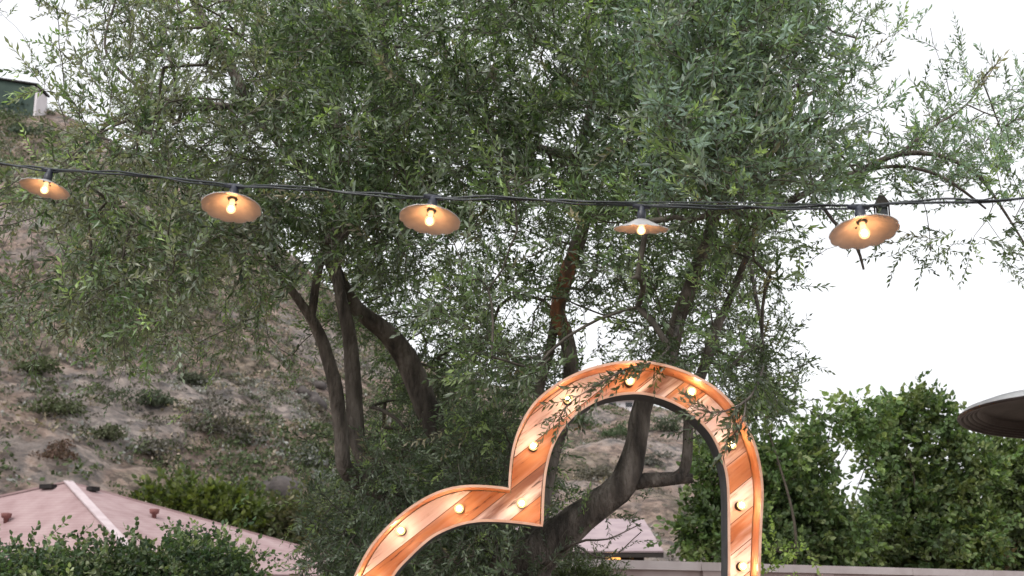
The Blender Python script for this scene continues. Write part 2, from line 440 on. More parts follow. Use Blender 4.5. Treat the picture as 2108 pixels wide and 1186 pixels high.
# ================================================================== big olive tree
TY = 8.3
olive = empty('olive_tree', tuple(P(1010, 1690, TY)*np.array([1, 1, 0])))
tag(olive, 'large multi-stemmed olive tree with silvery green leaves behind the lit heart, filling the upper picture', 'tree')
o0 = np.array(olive.location)
LIMBS = [   # (px, py, Y, radius)
 [(1000,1800,8.3,.24),(1015,1500,8.3,.19),(1075,1200,8.25,.155),(1140,1115,8.2,.125),(1215,1050,8.15,.10),(1285,995,8.1,.092),(1305,920,8.1,.070),(1320,850,8.1,.064),(1345,785,8.1,.062),(1378,725,8.1,.058),(1400,650,8.1,.05),(1440,540,8.0,.042),(1480,420,7.9,.035),(1500,300,7.8,.028),(1490,150,7.7,.022),(1500,-60,7.7,.016)],
 [(1268,1002,8.1,.05),(1330,990,8.1,.046),(1385,985,8.15,.04),(1425,985,8.15,.032)],
 [(1340,991,8.1,.040),(1385,986,8.12,.040),(1408,968,8.15,.038),(1415,925,8.15,.035),(1418,860,8.15,.034),(1432,800,8.15,.034),(1455,740,8.15,.036),(1472,680,8.2,.032),(1500,620,8.2,.026),(1540,520,8.1,.02),(1570,400,8,.015),(1600,250,8,.011),(1640,90,8,.008)],
 [(1050,1260,8.4,.13),(1095,1090,8.5,.09),(1128,960,8.6,.075),(1160,850,8.6,.06),(1176,780,8.6,.055),(1168,700,8.6,.05),(1148,645,8.6,.05),(1160,580,8.5,.052),(1190,500,8.4,.05),(1205,440,8.3,.04),(1190,330,8.2,.032),(1220,200,8.1,.026),(1210,60,8,.02),(1230,-80,8,.012)],
 [(1120,980,8.6,.05),(1106,880,8.7,.042),(1112,800,8.7,.036),(1130,730,8.7,.034),(1142,660,8.65,.032)],
 [(1010,1560,8.3,.2),(985,1300,8.5,.13),(945,1060,8.7,.10),(905,910,8.8,.09),(868,810,8.8,.084),(835,735,8.8,.080),(790,680,8.75,.068),(738,640,8.7,.056),(700,575,8.6,.05),(672,500,8.5,.045),(690,400,8.4,.045),(690,300,8.3,.05),(700,160,8.3,.055),(712,0,8.2,.05),(715,-120,8.2,.04)],
 [(960,1240,8.6,.09),(860,1090,8.5,.075),(785,1000,8.4,.065),(742,930,8.4,.056),(730,850,8.4,.055),(724,760,8.4,.053),(714,670,8.4,.048),(700,600,8.4,.04),(690,520,8.4,.035),(735,440,8.3,.03),(790,330,8.2,.03),(815,280,8.2,.032),(800,170,8.1,.03),(780,20,8,.025),(770,-90,8,.02)],
 [(800,1020,8.4,.05),(735,990,8.3,.055),(706,955,8.2,.05),(703,890,8.2,.047),(690,800,8.2,.047),(668,710,8.2,.042),(640,655,8.15,.036),(612,615,8.1,.03),(560,540,8,.022),(500,440,7.9,.018),(430,380,7.8,.014),(330,330,7.7,.010)],
 [(640,655,8.15,.03),(655,560,8.1,.028),(680,490,8.0,.032),(720,450,8.0,.03),(755,410,7.9,.024),(800,330,7.8,.014)],
 [(690,400,8.4,.04),(600,320,8.2,.036),(520,220,8.1,.034),(460,110,8.0,.036),(425,50,8.0,.036),(380,-40,8.0,.03)],
 [(520,220,8.1,.02),(400,225,7.6,.013),(300,238,7.3,.009),(215,270,7.1,.006),(130,335,7.0,.004)],
 [(520,220,8.1,.02),(330,200,8.0,.012),(220,110,8.0,.010),(238,0,8.0,.008),(245,-60,8,.006)],
 [(712,50,8.2,.04),(860,-20,8.0,.03),(960,-80,7.9,.02)],
 [(1190,330,8.2,.03),(1000,260,7.9,.022),(930,160,7.8,.016),(900,20,7.7,.012)],
 [(1480,430,7.9,.026),(1570,445,7.7,.024),(1650,402,7.6,.022),(1750,360,7.5,.021),(1850,318,7.5,.018),(1940,322,7.5,.014),(2010,360,7.5,.012),(2060,425,7.5,.009),(2120,520,7.5,.006)],
 [(1770,352,7.5,.014),(1850,342,7.4,.012),(1930,360,7.35,.011),(1990,398,7.3,.009),(2030,430,7.3,.006)],
 [(1850,318,7.5,.012),(1920,262,7.6,.008),(1990,215,7.65,.006),(2060,120,7.7,.003)],
 [(1690,420,7.55,.012),(1715,455,7.5,.011),(1760,500,7.5,.011),(1778,555,7.5,.007)],
 [(1500,300,7.8,.02),(1620,220,7.6,.016),(1730,150,7.6,.009),(1775,40,7.6,.004)],
 # shoots hanging in front of the heart
 [(1400,650,8.1,.02),(1385,700,7.0,.009),(1350,742,6.1,.006),(1290,760,5.85,.005),(1225,795,5.8,.004),(1170,832,5.8,.003),(1148,868,5.8,.002)],
 [(1540,520,8.1,.016),(1570,700,6.9,.008),(1560,790,6.1,.006),(1520,835,5.85,.005),(1465,850,5.8,.004),(1415,832,5.8,.003)],
 [(1535,822,5.9,.004),(1530,865,5.82,.004),(1505,900,5.8,.002)],
 # shoots over the small roof
 [(1075,1200,8.25,.02),(1180,1120,7.7,.009),(1250,1110,7.6,.005),(1320,1078,7.55,.003)],
 [(1180,1120,7.7,.006),(1250,1150,7.6,.004),(1320,1095,7.55,.003)],
]
mb = MB(); nodes = []
for L_ in LIMBS:
    pts = [P(a, b_, c) for a, b_, c, r in L_]; rr = [r for *_, r in L_]
    q, rq = smooth_path(pts, .06, rr)
    w = rq[:, None]*.22*np.array([[noise.noise(Vector(p)*3.1), noise.noise(Vector(p)*3.1+Vector((9, 0, 0))), 0] for p in q])
    q = q + w
    mb.tube(q-o0, rq, 14 if rq.max() > .03 else 7, 0, rough=.06 if rq.max() > .03 else .03, cap=False)
    if L_[0][:2] == (1050, 1260):
        zz = P(1170, 720, 8.5)[2]; ztop = P(1190, 470, 8.4)[2]
        a0_ = (q[:, 2] > zz) & (q[:, 2] < ztop)
        ra = rq[a0_]+.0055; ra[:4] -= np.linspace(.012, .001, 4); ra[-5:] -= np.linspace(.001, .014, 5); mr = MB(); mr.tube(q[a0_]-o0, ra, 14, 0, rough=.09, cap=False); rusty_limb = mr
    sel = rq < .075
    nodes.append(q[sel][::2])
nodes = np.concatenate(nodes)
trunk_ = mb.build('trunk', M_bark, olive)
rl = rusty_limb.build('peeled_bark', M_rust, trunk_); rl['label'] = 'rust coloured bare stretch of bark on the upright limb'

GRID = """
1 2 4 5 6 7 8 9 9 9 8 8 9 9 9 9 8 6 3 0 0 0 0
1 2 2 4 5 6 7 9 9 8 7 8 9 8 8 8 7 5 3 1 0 0 0
0 0 1 5 6 7 8 9 8 8 8 9 9 9 9 9 7 5 3 1 2 2 2
0 0 3 7 8 8 8 9 9 9 9 9 9 9 9 9 8 6 3 2 4 4 4
2 3 6 8 9 7 6 8 8 9 9 9 9 8 9 9 8 6 4 4 4 4 4
3 5 7 8 9 9 8 7 8 8 9 8 7 8 9 9 7 3 2 3 2 3 3
3 4 6 8 9 9 9 8 8 7 7 7 6 7 8 8 6 1 0 1 0 2 2
3 3 6 7 6 5 3 3 6 5 6 5 4 5 8 8 5 0 0 0 0 1 1
0 1 2 2 1 2 1 0 2 8 9 8 5 3 4 6 6 0 0 0 0 0 0
0 0 0 0 0 1 0 0 2 9 9 9 4 0 0 2 4 0 0 0 0 0 0
0 0 0 0 0 0 0 1 7 9 9 9 3 0 0 0 0 0 0 0 0 0 0
0 0 0 0 0 0 0 3 8 8 9 9 2 1 0 0 0 0 0 0 0 0 0
0 0 0 0 0 0 0 2 8 8 8 8 4 0 0 0 0 0 0 0 0 0 0
0 0 0 0 0 0 0 1 5 7 7 6 1 0 0 0 0 0 0 0 0 0 0
"""
G = np.array([[float(c) for c in r.split()] for r in GRID.strip().split('\n')])
def gdens(px, py):
    u = (px+50)/100.; v = (py+50)/100.
    i0 = np.clip(np.floor(u).astype(int), 0, G.shape[1]-2); j0 = np.clip(np.floor(v).astype(int), 0, G.shape[0]-2)
    fu = np.clip(u-i0, 0, 1); fv = np.clip(v-j0, 0, 1)
    return (G[j0, i0]*(1-fu)*(1-fv)+G[j0, i0+1]*fu*(1-fv)+G[j0+1, i0]*(1-fu)*fv+G[j0+1, i0+1]*fu*fv)/9
NA = 3150
cand = []
while len(cand) < NA:
    px, py = rng.uniform(-150, 2200), rng.uniform(-150, 1290)
    d = float(gdens(np.array([px]), np.array([py]))[0])
    nn = noise.noise(Vector((px/130, py/130, 3.3))); n5 = noise.noise(Vector((px/48, py/48, 7.3)))
    w = (d*1.05)**1.7*(1+1.0*nn+.9*n5)
    if rng.uniform() > w: continue
    if 770 < px < 950 and 600 < py < 880: Yd = rng.uniform(9.1, 10.8)
    elif py > 760: Yd = rng.uniform(8.3, 10.8) if px < 1130 else rng.uniform(7.4, 9.4)
    elif py > 540 and 540 < px < 900: Yd = rng.uniform(8.6, 10.6)
    elif py > 480 and 1040 < px < 1560 and rng.uniform() < .6: Yd = rng.uniform(8.5, 10.3)
    elif px > 1640: Yd = rng.uniform(6.9, 8.4)
    else: Yd = 6.3 + 4.4*rng.uniform()**1.15
    if px > 1350 and py < 420 and px < 1700 and rng.uniform() < .4: Yd = rng.uniform(5.4, 6.6)
    cand.append((px, py, Yd))
while len(cand) < NA+190:
    px, py = rng.uniform(660, 1060), rng.uniform(860, 1260)
    if (px < 760 and py < 1000) or (px < 930 and py < 930): continue
    if noise.noise(Vector((px/70, py/70, 1.1))) < -.12: continue
    cand.append((px, py, rng.uniform(7.3, 8.2)))
cand = np.array(cand)
A = PV(cand[:, 0], cand[:, 1], cand[:, 2])
tubes, dirs, newn = grow(nodes, A, rtip=.0017, sag=.05)
crown = MB()
add_tubes(crown, [(p-o0, r) for p, r in tubes], 1)
# leafy shoots at and around every twig end
def olive_tint(px, py, pos, k):
    n1 = np.array([noise.noise(Vector(p)*1.3) for p in pos])
    n2 = rng.uniform(size=len(pos))
    dark = np.array([.05, .08, .03]); mid = np.array([.115, .165, .06]); yel = np.array([.22, .28, .09]); grey = np.array([.19, .22, .155]); dead = np.array([.20, .16, .10]); blue = np.array([.16, .215, .165])
    t = np.tile(mid, (len(pos), 1))
    t[n2 < .28] = dark; t[(n2 > .66)] = grey; t[n2 > .86] = yel; t[n2 > .965] = dead
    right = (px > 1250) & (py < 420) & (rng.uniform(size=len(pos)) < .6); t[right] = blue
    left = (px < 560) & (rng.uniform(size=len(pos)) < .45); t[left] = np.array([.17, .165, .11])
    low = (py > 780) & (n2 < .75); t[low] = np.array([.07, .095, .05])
    t = t*.82 + t.mean(1)[:, None]*.18
    return t*np.array([.94, 1.0, 1.06])*1.5*(1+.8*n1)[:, None]*1.0
K = 7
pos, dr, pxs, pys = [], [], [], []
for k in range(K):
    pos.append(A + rng.normal(0, .07, A.shape)*(k > 0)); 
    zb = np.where((cand[:, 1] > 300) & (cand[:, 0] < 620), -.35, np.where(cand[:, 1] < 480, .30, -.05))
    d = dirs*.7 + rng.normal(0, .55, A.shape) + np.array([0, -.15, 0]); d[:, 2] += zb; dr.append(d)
    pxs.append(cand[:, 0]); pys.append(cand[:, 1])
# shoots along the twigs too
sel = rng.choice(len(newn), 1700, replace=False)
pos.append(newn[sel]); dr.append(rng.normal(0, .7, (1700, 3)) + np.array([0, -.1, -.25]))
pp = newn[sel]-np.array([0, 0, CAMZ]); 
fw = pp[:, 1]*cp + pp[:, 2]*sp; uu = -pp[:, 1]*sp + pp[:, 2]*cp
pxs.append(1054+F*pp[:, 0]/fw); pys.append(593-F*uu/fw)
pos = np.concatenate(pos); dr = np.concatenate(dr); pxs = np.concatenate(pxs); pys = np.concatenate(pys)
keep = ~((gdens(pxs, pys) < .06))
pos, dr, pxs, pys = pos[keep], dr[keep], pxs[keep], pys[keep]
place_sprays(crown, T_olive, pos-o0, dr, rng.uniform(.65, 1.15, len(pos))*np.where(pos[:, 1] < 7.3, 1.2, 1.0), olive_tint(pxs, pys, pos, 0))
# shoots on the hand-placed hanging twigs
hp, hd = [], []
for L_ in LIMBS[-5:]:
    pts = smooth_path([P(a, b_, c) for a, b_, c, r in L_ if c < 7.72], .075)
    for i in range(0, len(pts)-1):
        for _k in range(1 if pts[i][1] > 7.3 else 2):
            hp.append(pts[i]); e = pts[i+1]-pts[i]; hd.append(e/np.linalg.norm(e)+rng.normal(0, .35, 3)+np.array([0, 0, -.25]))
hp = np.array(hp); hd = np.array(hd)
place_sprays(crown, T_olive, hp-o0, hd, rng.uniform(.7, 1.05, len(hp))*np.where(hp[:, 1] > 7.3, .6, 1.0), np.tile(np.array([.06, .085, .04]), (len(hp), 1)))
crown.build('crown', [M_olive, M_bark2], olive, tintattr=True)

# ================================================================== other trees and shrubs made of blobs
def bush(name, label, cat, blobs, base_px, temps, M_leaf, tints, nattr=260, per=4, scale=1.0, group=None, trunk_r=.12, depth=.8, gap=None, spread=.1, twig=.05, ground=True):
    """blobs: (px, py, rx, ry, Y) in photograph pixels; real sizes follow from Y"""
    Y0 = np.mean([b_[4] for b_ in blobs])
    b0 = P(base_px, 1230, Y0); b0[2] = 0 if ground else ground_h(b0)
    e = empty(name, tuple(b0)); tag(e, label, cat, group)
    at = []; wts = np.array([b_[2]*b_[3] for b_ in blobs], float); wts /= wts.sum()
    while len(at) < nattr:
        bl = blobs[rng.choice(len(blobs), p=wts)]
        v = rng.normal(size=3); v /= np.linalg.norm(v); v *= rng.uniform(.25, 1)**.45
        px, py = bl[0]+v[0]*bl[2], bl[1]+v[1]*bl[3]
        if gap is not None and any(((px-g[0])/g[2])**2+((py-g[1])/g[3])**2 < 1 for g in gap): continue
        at.append(P(px, py, bl[4]+v[2]*bl[2]/F*bl[4]*depth))
    at = np.array(at)
    # stems: base to the middle of each blob
    tr = MB(); nodes_ = []
    top = b0 + np.array([0, 0, max(.2, .35*(at[:, 2].min()-b0[2]))])
    for bl in blobs:
        c = P(bl[0], bl[1]+bl[3]*.35, bl[4])
        mid = (top+c)/2 + rng.normal(0, .06, 3)*np.linalg.norm(c-top)
        r0 = trunk_r*min(1, math.sqrt(bl[2]*bl[3])/60)**1.5
        q, rq = smooth_path([b0+rng.normal(0, .04, 3)*[1, 1, 0], top, mid, c], .15, [r0, r0*.8, r0*.5, r0*.25])
        tr.tube(q-b0, rq, 8, 0, rough=.05, cap=False); nodes_.append(q[len(q)//3:])
    tr.build('trunk' if cat == 'tree' else 'stem', M_bark3, e)
    tb, dd, nn = grow(np.concatenate(nodes_), at, rtip=.0025*scale, sag=.03)
    cr = MB(); add_tubes(cr, [(p-b0, r) for p, r in tb], 1)
    pos = np.concatenate([at + rng.normal(0, spread*scale, at.shape) for k in range(per)])
    d = np.concatenate([dd*.5+rng.normal(0, .6, at.shape)+np.array([0, -.1, .12]) for k in range(per)])
    tints = np.asarray(tints); t = tints[rng.integers(0, len(tints), len(pos))]
    n1 = np.array([noise.noise(Vector(p)*(1.1/scale)) for p in pos])
    t = t*(1+.55*n1)[:, None]
    place_sprays(cr, temps, pos-b0, d, scale*rng.uniform(.7, 1.2, len(pos)), t)
    cr.build('crown' if cat == 'tree' else 'foliage', [M_leaf, M_bark3], e, tintattr=True)
    return e
def ground_h(p):
    return hill_z(math.atan2(p[0], p[1]), math.hypot(p[0], p[1]))

GRN = [(.075, .125, .045), (.125, .195, .075), (.20, .275, .10), (.125, .18, .085), (.22, .26, .12)]
bush('leafy_tree', 'broad-leaved green tree directly behind the right leg of the heart', 'tree',
     [(1475,960,38,40,16.5), (1470,1040,46,50,16.5), (1590,960,60,40,16.3), (1610,1040,70,50,16.5), (1655,925,55,28,16.8), (1575,850,52,26,16.0), (1690,1090,60,45,16.5), (1690,990,34,36,16.8), (1560,1120,100,45,16.2), (1450,1110,48,45,16.4), (1715,862,50,12,16.8), (1780,860,40,14,17), (1740,1115,60,42,16.8), (1800,905,30,20,17)],
     1560, T_round, M_broad, GRN, nattr=520, per=4, scale=1.2, trunk_r=.08, spread=.09, gap=[(1755,1000,58,75), (1620,900,40,22), (1730,905,34,16)])
bush('leafy_tree', 'tallest broad-leaved green tree at right, with a rounded peak against the white sky', 'tree',
     [(1890,838,42,26,19), (1850,868,44,24,19), (1935,872,40,24,19), (1815,915,40,26,19), (1965,915,40,26,19), (1885,925,36,20,19), (1840,975,60,34,19), (1930,985,60,34,19), (2010,975,40,34,19), (1865,1050,70,40,18.8), (1970,1050,70,44,19), (1800,1100,50,40,19), (1890,1120,80,44,18.6), (2010,1110,60,50,19)],
     1890, T_round, M_broad, GRN + [(.14, .17, .05)], nattr=540, per=4, scale=1.3, trunk_r=.12, spread=.09, gap=[(1752,1000,58,75), (1920,948,30,16), (1868,905,26,15), (1990,950,24,16), (1800,938,26,16), (1900,1000,18,10)])
bush('leafy_tree', 'darker leafy tree at the right edge below the metal heater hood', 'tree',
     [(2085,960,55,50,20.5), (2110,1040,75,90,20.5), (2060,1090,60,70,20.5), (2160,960,60,60,20.5), (2040,920,35,28,20.5)],
     2100, T_round, M_broad, [(.07, .10, .04), (.11, .15, .05), (.14, .17, .08)], nattr=260, per=5, scale=1.4, trunk_r=.12, spread=.09, gap=[(2060,885,40,14)])
bush('hedge_shrub', 'wide dark green shrub growing low behind the pale wall, left of the pinkish one', 'shrub',
     [(1640,1140,80,45,17.6), (1760,1140,80,45,18.3), (1870,1150,80,40,19.2)], 1760, T_round, M_broad, [(.055, .085, .03), (.09, .125, .04), (.13, .16, .06)], nattr=300, per=5, scale=1.2, trunk_r=.06)
bush('hedge_shrub', 'shrub with pinkish dry leaf tips behind the pale wall at the right edge', 'shrub',
     [(1990,1140,70,45,20), (2080,1125,60,50,20.6), (2150,1140,60,50,21)], 2060, T_round, M_broad, [(.06, .09, .03), (.08, .11, .04), (.09, .12, .04), (.32, .20, .16)], nattr=240, per=5, scale=1.2, trunk_r=.06)
bush('young_shoot', 'bright yellow-green leafy shoot just right of the heart above the pale wall', 'shrub',
     [(1605,1128,34,14,13.6), (1585,1160,14,20,13.6)], 1595, T_small, M_broad, [(.22, .32, .07), (.30, .38, .12)], nattr=14, per=2, scale=1.4, trunk_r=.012)
HED = [(.07, .12, .06), (.12, .18, .09), (.20, .26, .14), (.32, .36, .22), (.09, .13, .09)]
bush('garden_shrub', 'dense green shrub in the bottom left corner in front of the pink roof', 'shrub',
     [(30,1205,75,30,11), (120,1200,75,30,11), (200,1208,60,36,11), (90,1245,90,40,10.8), (-60,1210,60,50,11)], 90, T_small, M_broad, HED, nattr=300, per=6, scale=1.3, trunk_r=.05)
bush('garden_shrub', 'taller rounded green shrub in front of the pink roof, right of the corner shrub', 'shrub',
     [(290,1190,70,34,11.3), (380,1180,70,36,11.3), (450,1195,45,38,11.3), (400,1240,100,40,11.1), (478,1225,26,34,11.2)], 390, T_small, M_broad, HED, nattr=320, per=6, scale=1.3, trunk_r=.05)
bush('garden_shrub', 'small pale green shrub at the olive stem in front of the pale wall', 'shrub',
     [(1180,1192,50,30,9.6), (1240,1200,40,32,9.6), (1130,1205,40,30,9.6)], 1190, T_olive, M_olive, [(.14, .18, .08), (.18, .22, .11), (.09, .12, .05)], nattr=130, per=4, scale=.7, trunk_r=.02, spread=.06)
YG = [(.13, .16, .035), (.17, .20, .05), (.08, .11, .03)]
bush('hill_tree', 'bright yellow-green bushy tree just behind the right slope of the pink roof', 'tree',
     [(350,1060,55,22,50), (430,1065,65,28,50), (500,1085,40,26,50)], 430, T_round, M_broad, YG, nattr=330, per=5, scale=3.6, trunk_r=.18, spread=.09)
bush('hill_tree', 'olive-brown bushy tree behind the low end of the pink roof', 'tree',
     [(610,1095,50,48,50), (655,1110,35,38,50), (570,1115,30,30,50)], 610, T_round, M_broad, [(.11, .11, .06), (.15, .14, .08), (.08, .09, .04)], nattr=240, per=5, scale=3.2, trunk_r=.16, spread=.09)
bush('hill_tree', 'green and rust coloured bushy tree left of the pink roof peak', 'tree',
     [(40,995,55,22,56), (100,985,35,20,56), (200,1000,50,16,56), (-30,990,50,30,56)], 60, T_round, M_broad, [(.10, .12, .05), (.07, .09, .035), (.14, .09, .06)], nattr=240, per=5, scale=3.4, trunk_r=.18, spread=.09)

# scrub: low bushes covering the slope, uncountable
def blob_shrub(mb, c, r, tint, n):
    v = rng.normal(size=(n, 3)); v /= np.linalg.norm(v, axis=1)[:, None]; v[:, 2] = np.abs(v[:, 2])
    v *= rng.uniform(.45, 1.0, (n, 1))
    p = c + v*np.array([r, r, r*.75])
    a = rng.normal(size=(n, 3)); a /= np.linalg.norm(a, axis=1)[:, None]
    b_ = np.cross(a, rng.normal(size=(n, 3))); b_ /= np.linalg.norm(b_, axis=1)[:, None]
    s = (min(r*.16, .055+.05*r)*rng.uniform(.6, 1.3, n))[:, None]; s2 = s*rng.uniform(.4, .8, (n, 1))
    V = np.stack([p-a*s, p-b_*s2, p+a*s, p+b_*s2], 1).reshape(-1, 3)
    t = np.repeat(np.asarray(tint)*np.clip(1+.3*rng.normal(size=(n, 1)), .4, 1.8), 4, 0)
    mb.add(V, np.arange(4*n).reshape(-1, 4), 0, t, smooth=False)
mb = MB()
cnt = 0
while cnt < 11000:
    az = rng.uniform(-.50, .26) if rng.uniform() < .5 else rng.uniform(-.42, -.02); r = 46+72*rng.uniform()**2.0
    x, y = r*math.sin(az), r*math.cos(az)
    d1 = noise.noise(Vector((x*.05, y*.05, 2.2))); 
    if rng.uniform() > .55+1.6*d1 + (.35 if az < -.2 and r < 62 else 0): continue
    z = hill_z(az, r)
    u = rng.uniform()
    d2 = noise.noise(Vector((x*.035, y*.035, 8.2)))
    if d2 > 0.02 and u < .7: tint = (.085, .115, .055)
    elif u < .3: tint = (.11, .13, .08)
    elif u < .62: tint = (.11, .10, .09)
    elif u < .85: tint = (.26, .26, .25)
    else: tint = (.30, .25, .20)
    blob_shrub(mb, np.array([x, y, z-.1]), (.10+.62*rng.uniform()**2.2)*(1.9 if d2 > .02 else 1.0)*(r/60)**.5, tint, 40)
    cnt += 1
tag(mb.build('hillside_scrub', [M_scrub], tintattr=True), 'dry grey and green chaparral scrub scattered over the brown hillside', 'scrub', kind='stuff')
# boulders and larger shrubs one can tell apart
M_rock = noisy('dark hillside rock', (.045, .038, .036), (.10, .085, .08), scale=1.5, rough=.95, bump=.6, bdist=.1)
def on_hill(px, py):
    """where the line of sight to that pixel meets the slope"""
    d = P(px, py, 1.0)-np.array([0, 0, CAMZ])
    for t in np.arange(44, 150, .25):
        p = np.array([0, 0, CAMZ])+d*t
        if p[2] < hill_z(math.atan2(p[0], p[1]), math.hypot(p[0], p[1])): return p
    return np.array([0, 0, CAMZ])+d*110
def boulder(px, py, r, label):
    p = on_hill(px, py); mb = MB()
    bm_v = []; n1, n2 = 10, 14
    off = rng.uniform(0, 50)
    for i in range(n1+1):
        th = math.pi*i/n1
        for j in range(n2):
            ph = 2*math.pi*j/n2
            v = np.array([math.sin(th)*math.cos(ph), math.sin(th)*math.sin(ph), math.cos(th)*.75])
            k = r*(1+.35*noise.noise(Vector(v*1.4)+Vector((off, 0, 0))))
            bm_v.append(v*k)
    Q = [[i*n2+j, i*n2+(j+1) % n2, (i+1)*n2+(j+1) % n2, (i+1)*n2+j] for i in range(n1) for j in range(n2)]
    mb.add(bm_v, Q, 0, smooth=True)
    o = mb.build('boulder', M_rock, loc=tuple(p)); tag(o, label, 'rock', 'dark boulders on the hillside')
for px, py, r, lb in [(622,812,.55,'small dark boulder on the brown slope left of the olive stems, leftmost of three'),
                      (640,832,.8,'largest dark boulder on the brown slope just left of the olive stems'),
                      (657,796,.5,'dark boulder highest and rightmost of three beside the left olive stem'),
                      (575,1015,.9,'dark boulder low on the slope above the olive-brown bushy tree')]:
    boulder(px, py, r, lb)
def hill_shrub(px, py, rpx, tint, label, n=260, name='hillside_shrub'):
    p = on_hill(px, py); r = rpx/F*p[1]
    o_ = empty(name, tuple(p)); tag(o_, label, 'shrub')
    mb = MB()
    for k in range(12):
        c = rng.normal(0, .45*r, 3); c[2] = abs(c[2])*.6-.1
        blob_shrub(mb, c, r*rng.uniform(.4, .65), tint, 90)
    mb.build('foliage', [M_scrub], o_, tintattr=True)
    st = MB()
    for k in range(3): st.tube(np.array([[0, 0, -.3], rng.normal(0, .05*r, 3)+[0, 0, .15*r], rng.normal(0, .1*r, 3)+[0, 0, .3*r]]), [.08, .05, .03], 6, 0, cap=False)
    st.build('stem', M_bark3, o_)
for a in [(60,770,60,(.08,.10,.05),'green shrub at the left edge of the slope, above the pink roof'),
          (130,860,75,(.085,.10,.055),'broad green shrub on the slope above the left part of the pink roof'),
          (230,905,55,(.075,.085,.05),'dull green shrub on the slope straight above the pink roof peak'),
          (310,840,60,(.07,.09,.06),'dark grey-green shrub on the slope right of the broad green one'),
          (390,790,45,(.09,.105,.075),'grey-green shrub halfway up the slope between the bare patches'),
          (440,890,70,(.11,.10,.09),'grey-brown dry shrub in the middle of the slope'),
          (320,935,55,(.13,.12,.11),'pale grey dry shrub on the slope above the yellow-green tree'),
          (120,945,45,(.13,.08,.065),'reddish brown dry shrub just above the left side of the pink roof'),
          (640,960,50,(.17,.18,.17),'silvery grey shrub on the slope left of the lowest olive stem'),
          (655,1010,55,(.15,.17,.15),'silvery green shrub below the other silvery one at the left of the olive stems'),
          (1200,880,45,(.06,.10,.05),'green shrub on the far slope, seen inside the heart at upper left'),
          (1275,900,42,(.075,.11,.06),'green shrub on the far slope, seen inside the heart beside the leaning limb'),
          (1360,890,40,(.07,.09,.06),'dark shrub on the far slope, seen inside the heart between two limbs'),
          (1230,985,45,(.13,.12,.10),'dry grey-brown shrub on the far slope above the leaning olive limb'),
          (1320,960,36,(.12,.12,.11),'grey shrub on the far slope at the fork of the leaning olive limb'),
          (20,228,34,(.07,.12,.09),'topmost blue-green shrub, hiding the foot of the hilltop house'),
          (74,232,28,(.09,.12,.06),'yellowish green shrub at the pale corner of the hilltop house'),
          (25,240,40,(.06,.10,.075),'blue-green shrub at the skyline below the dark green hilltop house'),
          (60,280,45,(.07,.105,.08),'blue-green shrub lower down the slope below the hilltop house')]:
    hill_shrub(*a)

# ================================================================== buildings
M_roof = noisy('pinkish roof', (.29, .19, .19), (.335, .23, .23), scale=1.6, rough=.85, bump=.5, c3=(.37, .265, .262), bdist=.01)
# faint shingle courses on the roof
for _m in (M_roof,):
    _n, _l = _m.node_tree.nodes, _m.node_tree.links
    _b = _n['Principled BSDF']; _src = _b.inputs['Base Color'].links[0].from_socket
    _t = _n.new('ShaderNodeTexCoord'); _s = _n.new('ShaderNodeSeparateXYZ'); _l.new(_t.outputs['Object'], _s.inputs[0])
    _w = _n.new('ShaderNodeTexNoise'); _w.inputs['Scale'].default_value = .8; _l.new(_t.outputs['Object'], _w.inputs[0])
    _a = _n.new('ShaderNodeMath'); _a.operation = 'MULTIPLY_ADD'; _a.inputs[1].default_value = 11.0; _l.new(_s.outputs[2], _a.inputs[0]); _l.new(_w.outputs[0], _a.inputs[2])
    _f = _n.new('ShaderNodeMath'); _f.operation = 'FRACT'; _l.new(_a.outputs[0], _f.inputs[0])
    _r = ramp(_n, [(.0, (.78, .76, .76)), (.16, (1, 1, 1)), (.8, (1.05, 1.05, 1.05)), (.97, (.86, .84, .84))]); _l.new(_f.outputs[0], _r.inputs[0])
    _x = _n.new('ShaderNodeMix'); _x.data_type = 'RGBA'; _x.blend_type = 'MULTIPLY'; _x.inputs[0].default_value = .7
    _l.new(_src, _x.inputs[6]); _l.new(_r.outputs[0], _x.inputs[7]); _l.new(_x.outputs[2], _b.inputs['Base Color'])
M_roofcap = noisy('pale roof cap', (.46, .37, .38), (.54, .45, .46), scale=3, rough=.7, bump=.1)
M_vent = noisy('red clay vent', (.16, .06, .055), (.22, .09, .08), scale=6, rough=.8)
M_black = noisy('dark louvre', (.01, .008, .008), (.02, .016, .016), scale=6, rough=.9)
M_stucco = noisy('stucco', (.42, .33, .29), (.50, .40, .36), scale=3, rough=.95, bump=.4)
M_fascia = noisy('dark brown timber', (.018, .014, .013), (.035, .026, .022), scale=6, rough=.8, stretch=(1, 1, 6))
M_glass = noisy('dark window glass', (.02, .024, .028), (.03, .034, .04), scale=2, rough=.08, bump=0)
def slab_quad(mb, pts, th, mat=0):
    """a roof plane of real thickness from 4 points (upper face)"""
    p = np.array(pts, float); nrm = np.cross(p[1]-p[0], p[2]-p[0]); nrm /= np.linalg.norm(nrm)
    if nrm[2] < 0: p = p[::-1]; nrm = -nrm
    q = p-nrm*th; V = np.concatenate([p, q])
    mb.add(V, [[0,1,2,3],[7,6,5,4],[0,4,5,1],[1,5,6,2],[2,6,7,3],[3,7,4,0]], mat, smooth=False)
pk = P(140, 992, 43); ez = 2.3
def at_z(px, Y, z=ez): q = P(px, 1190, Y); q[2] = z; return q
Kc = at_z(308, 36); Rc = at_z(850, 47); Lc = at_z(-760, 44); Bc = Lc+Rc-Kc
house = empty('hip_roof_house', (pk[0], pk[1], 0))
tag(house, 'house with a wide pinkish hipped roof below the hillside at lower left', 'house'); h0 = np.array([pk[0], pk[1], 0])
mb = MB()
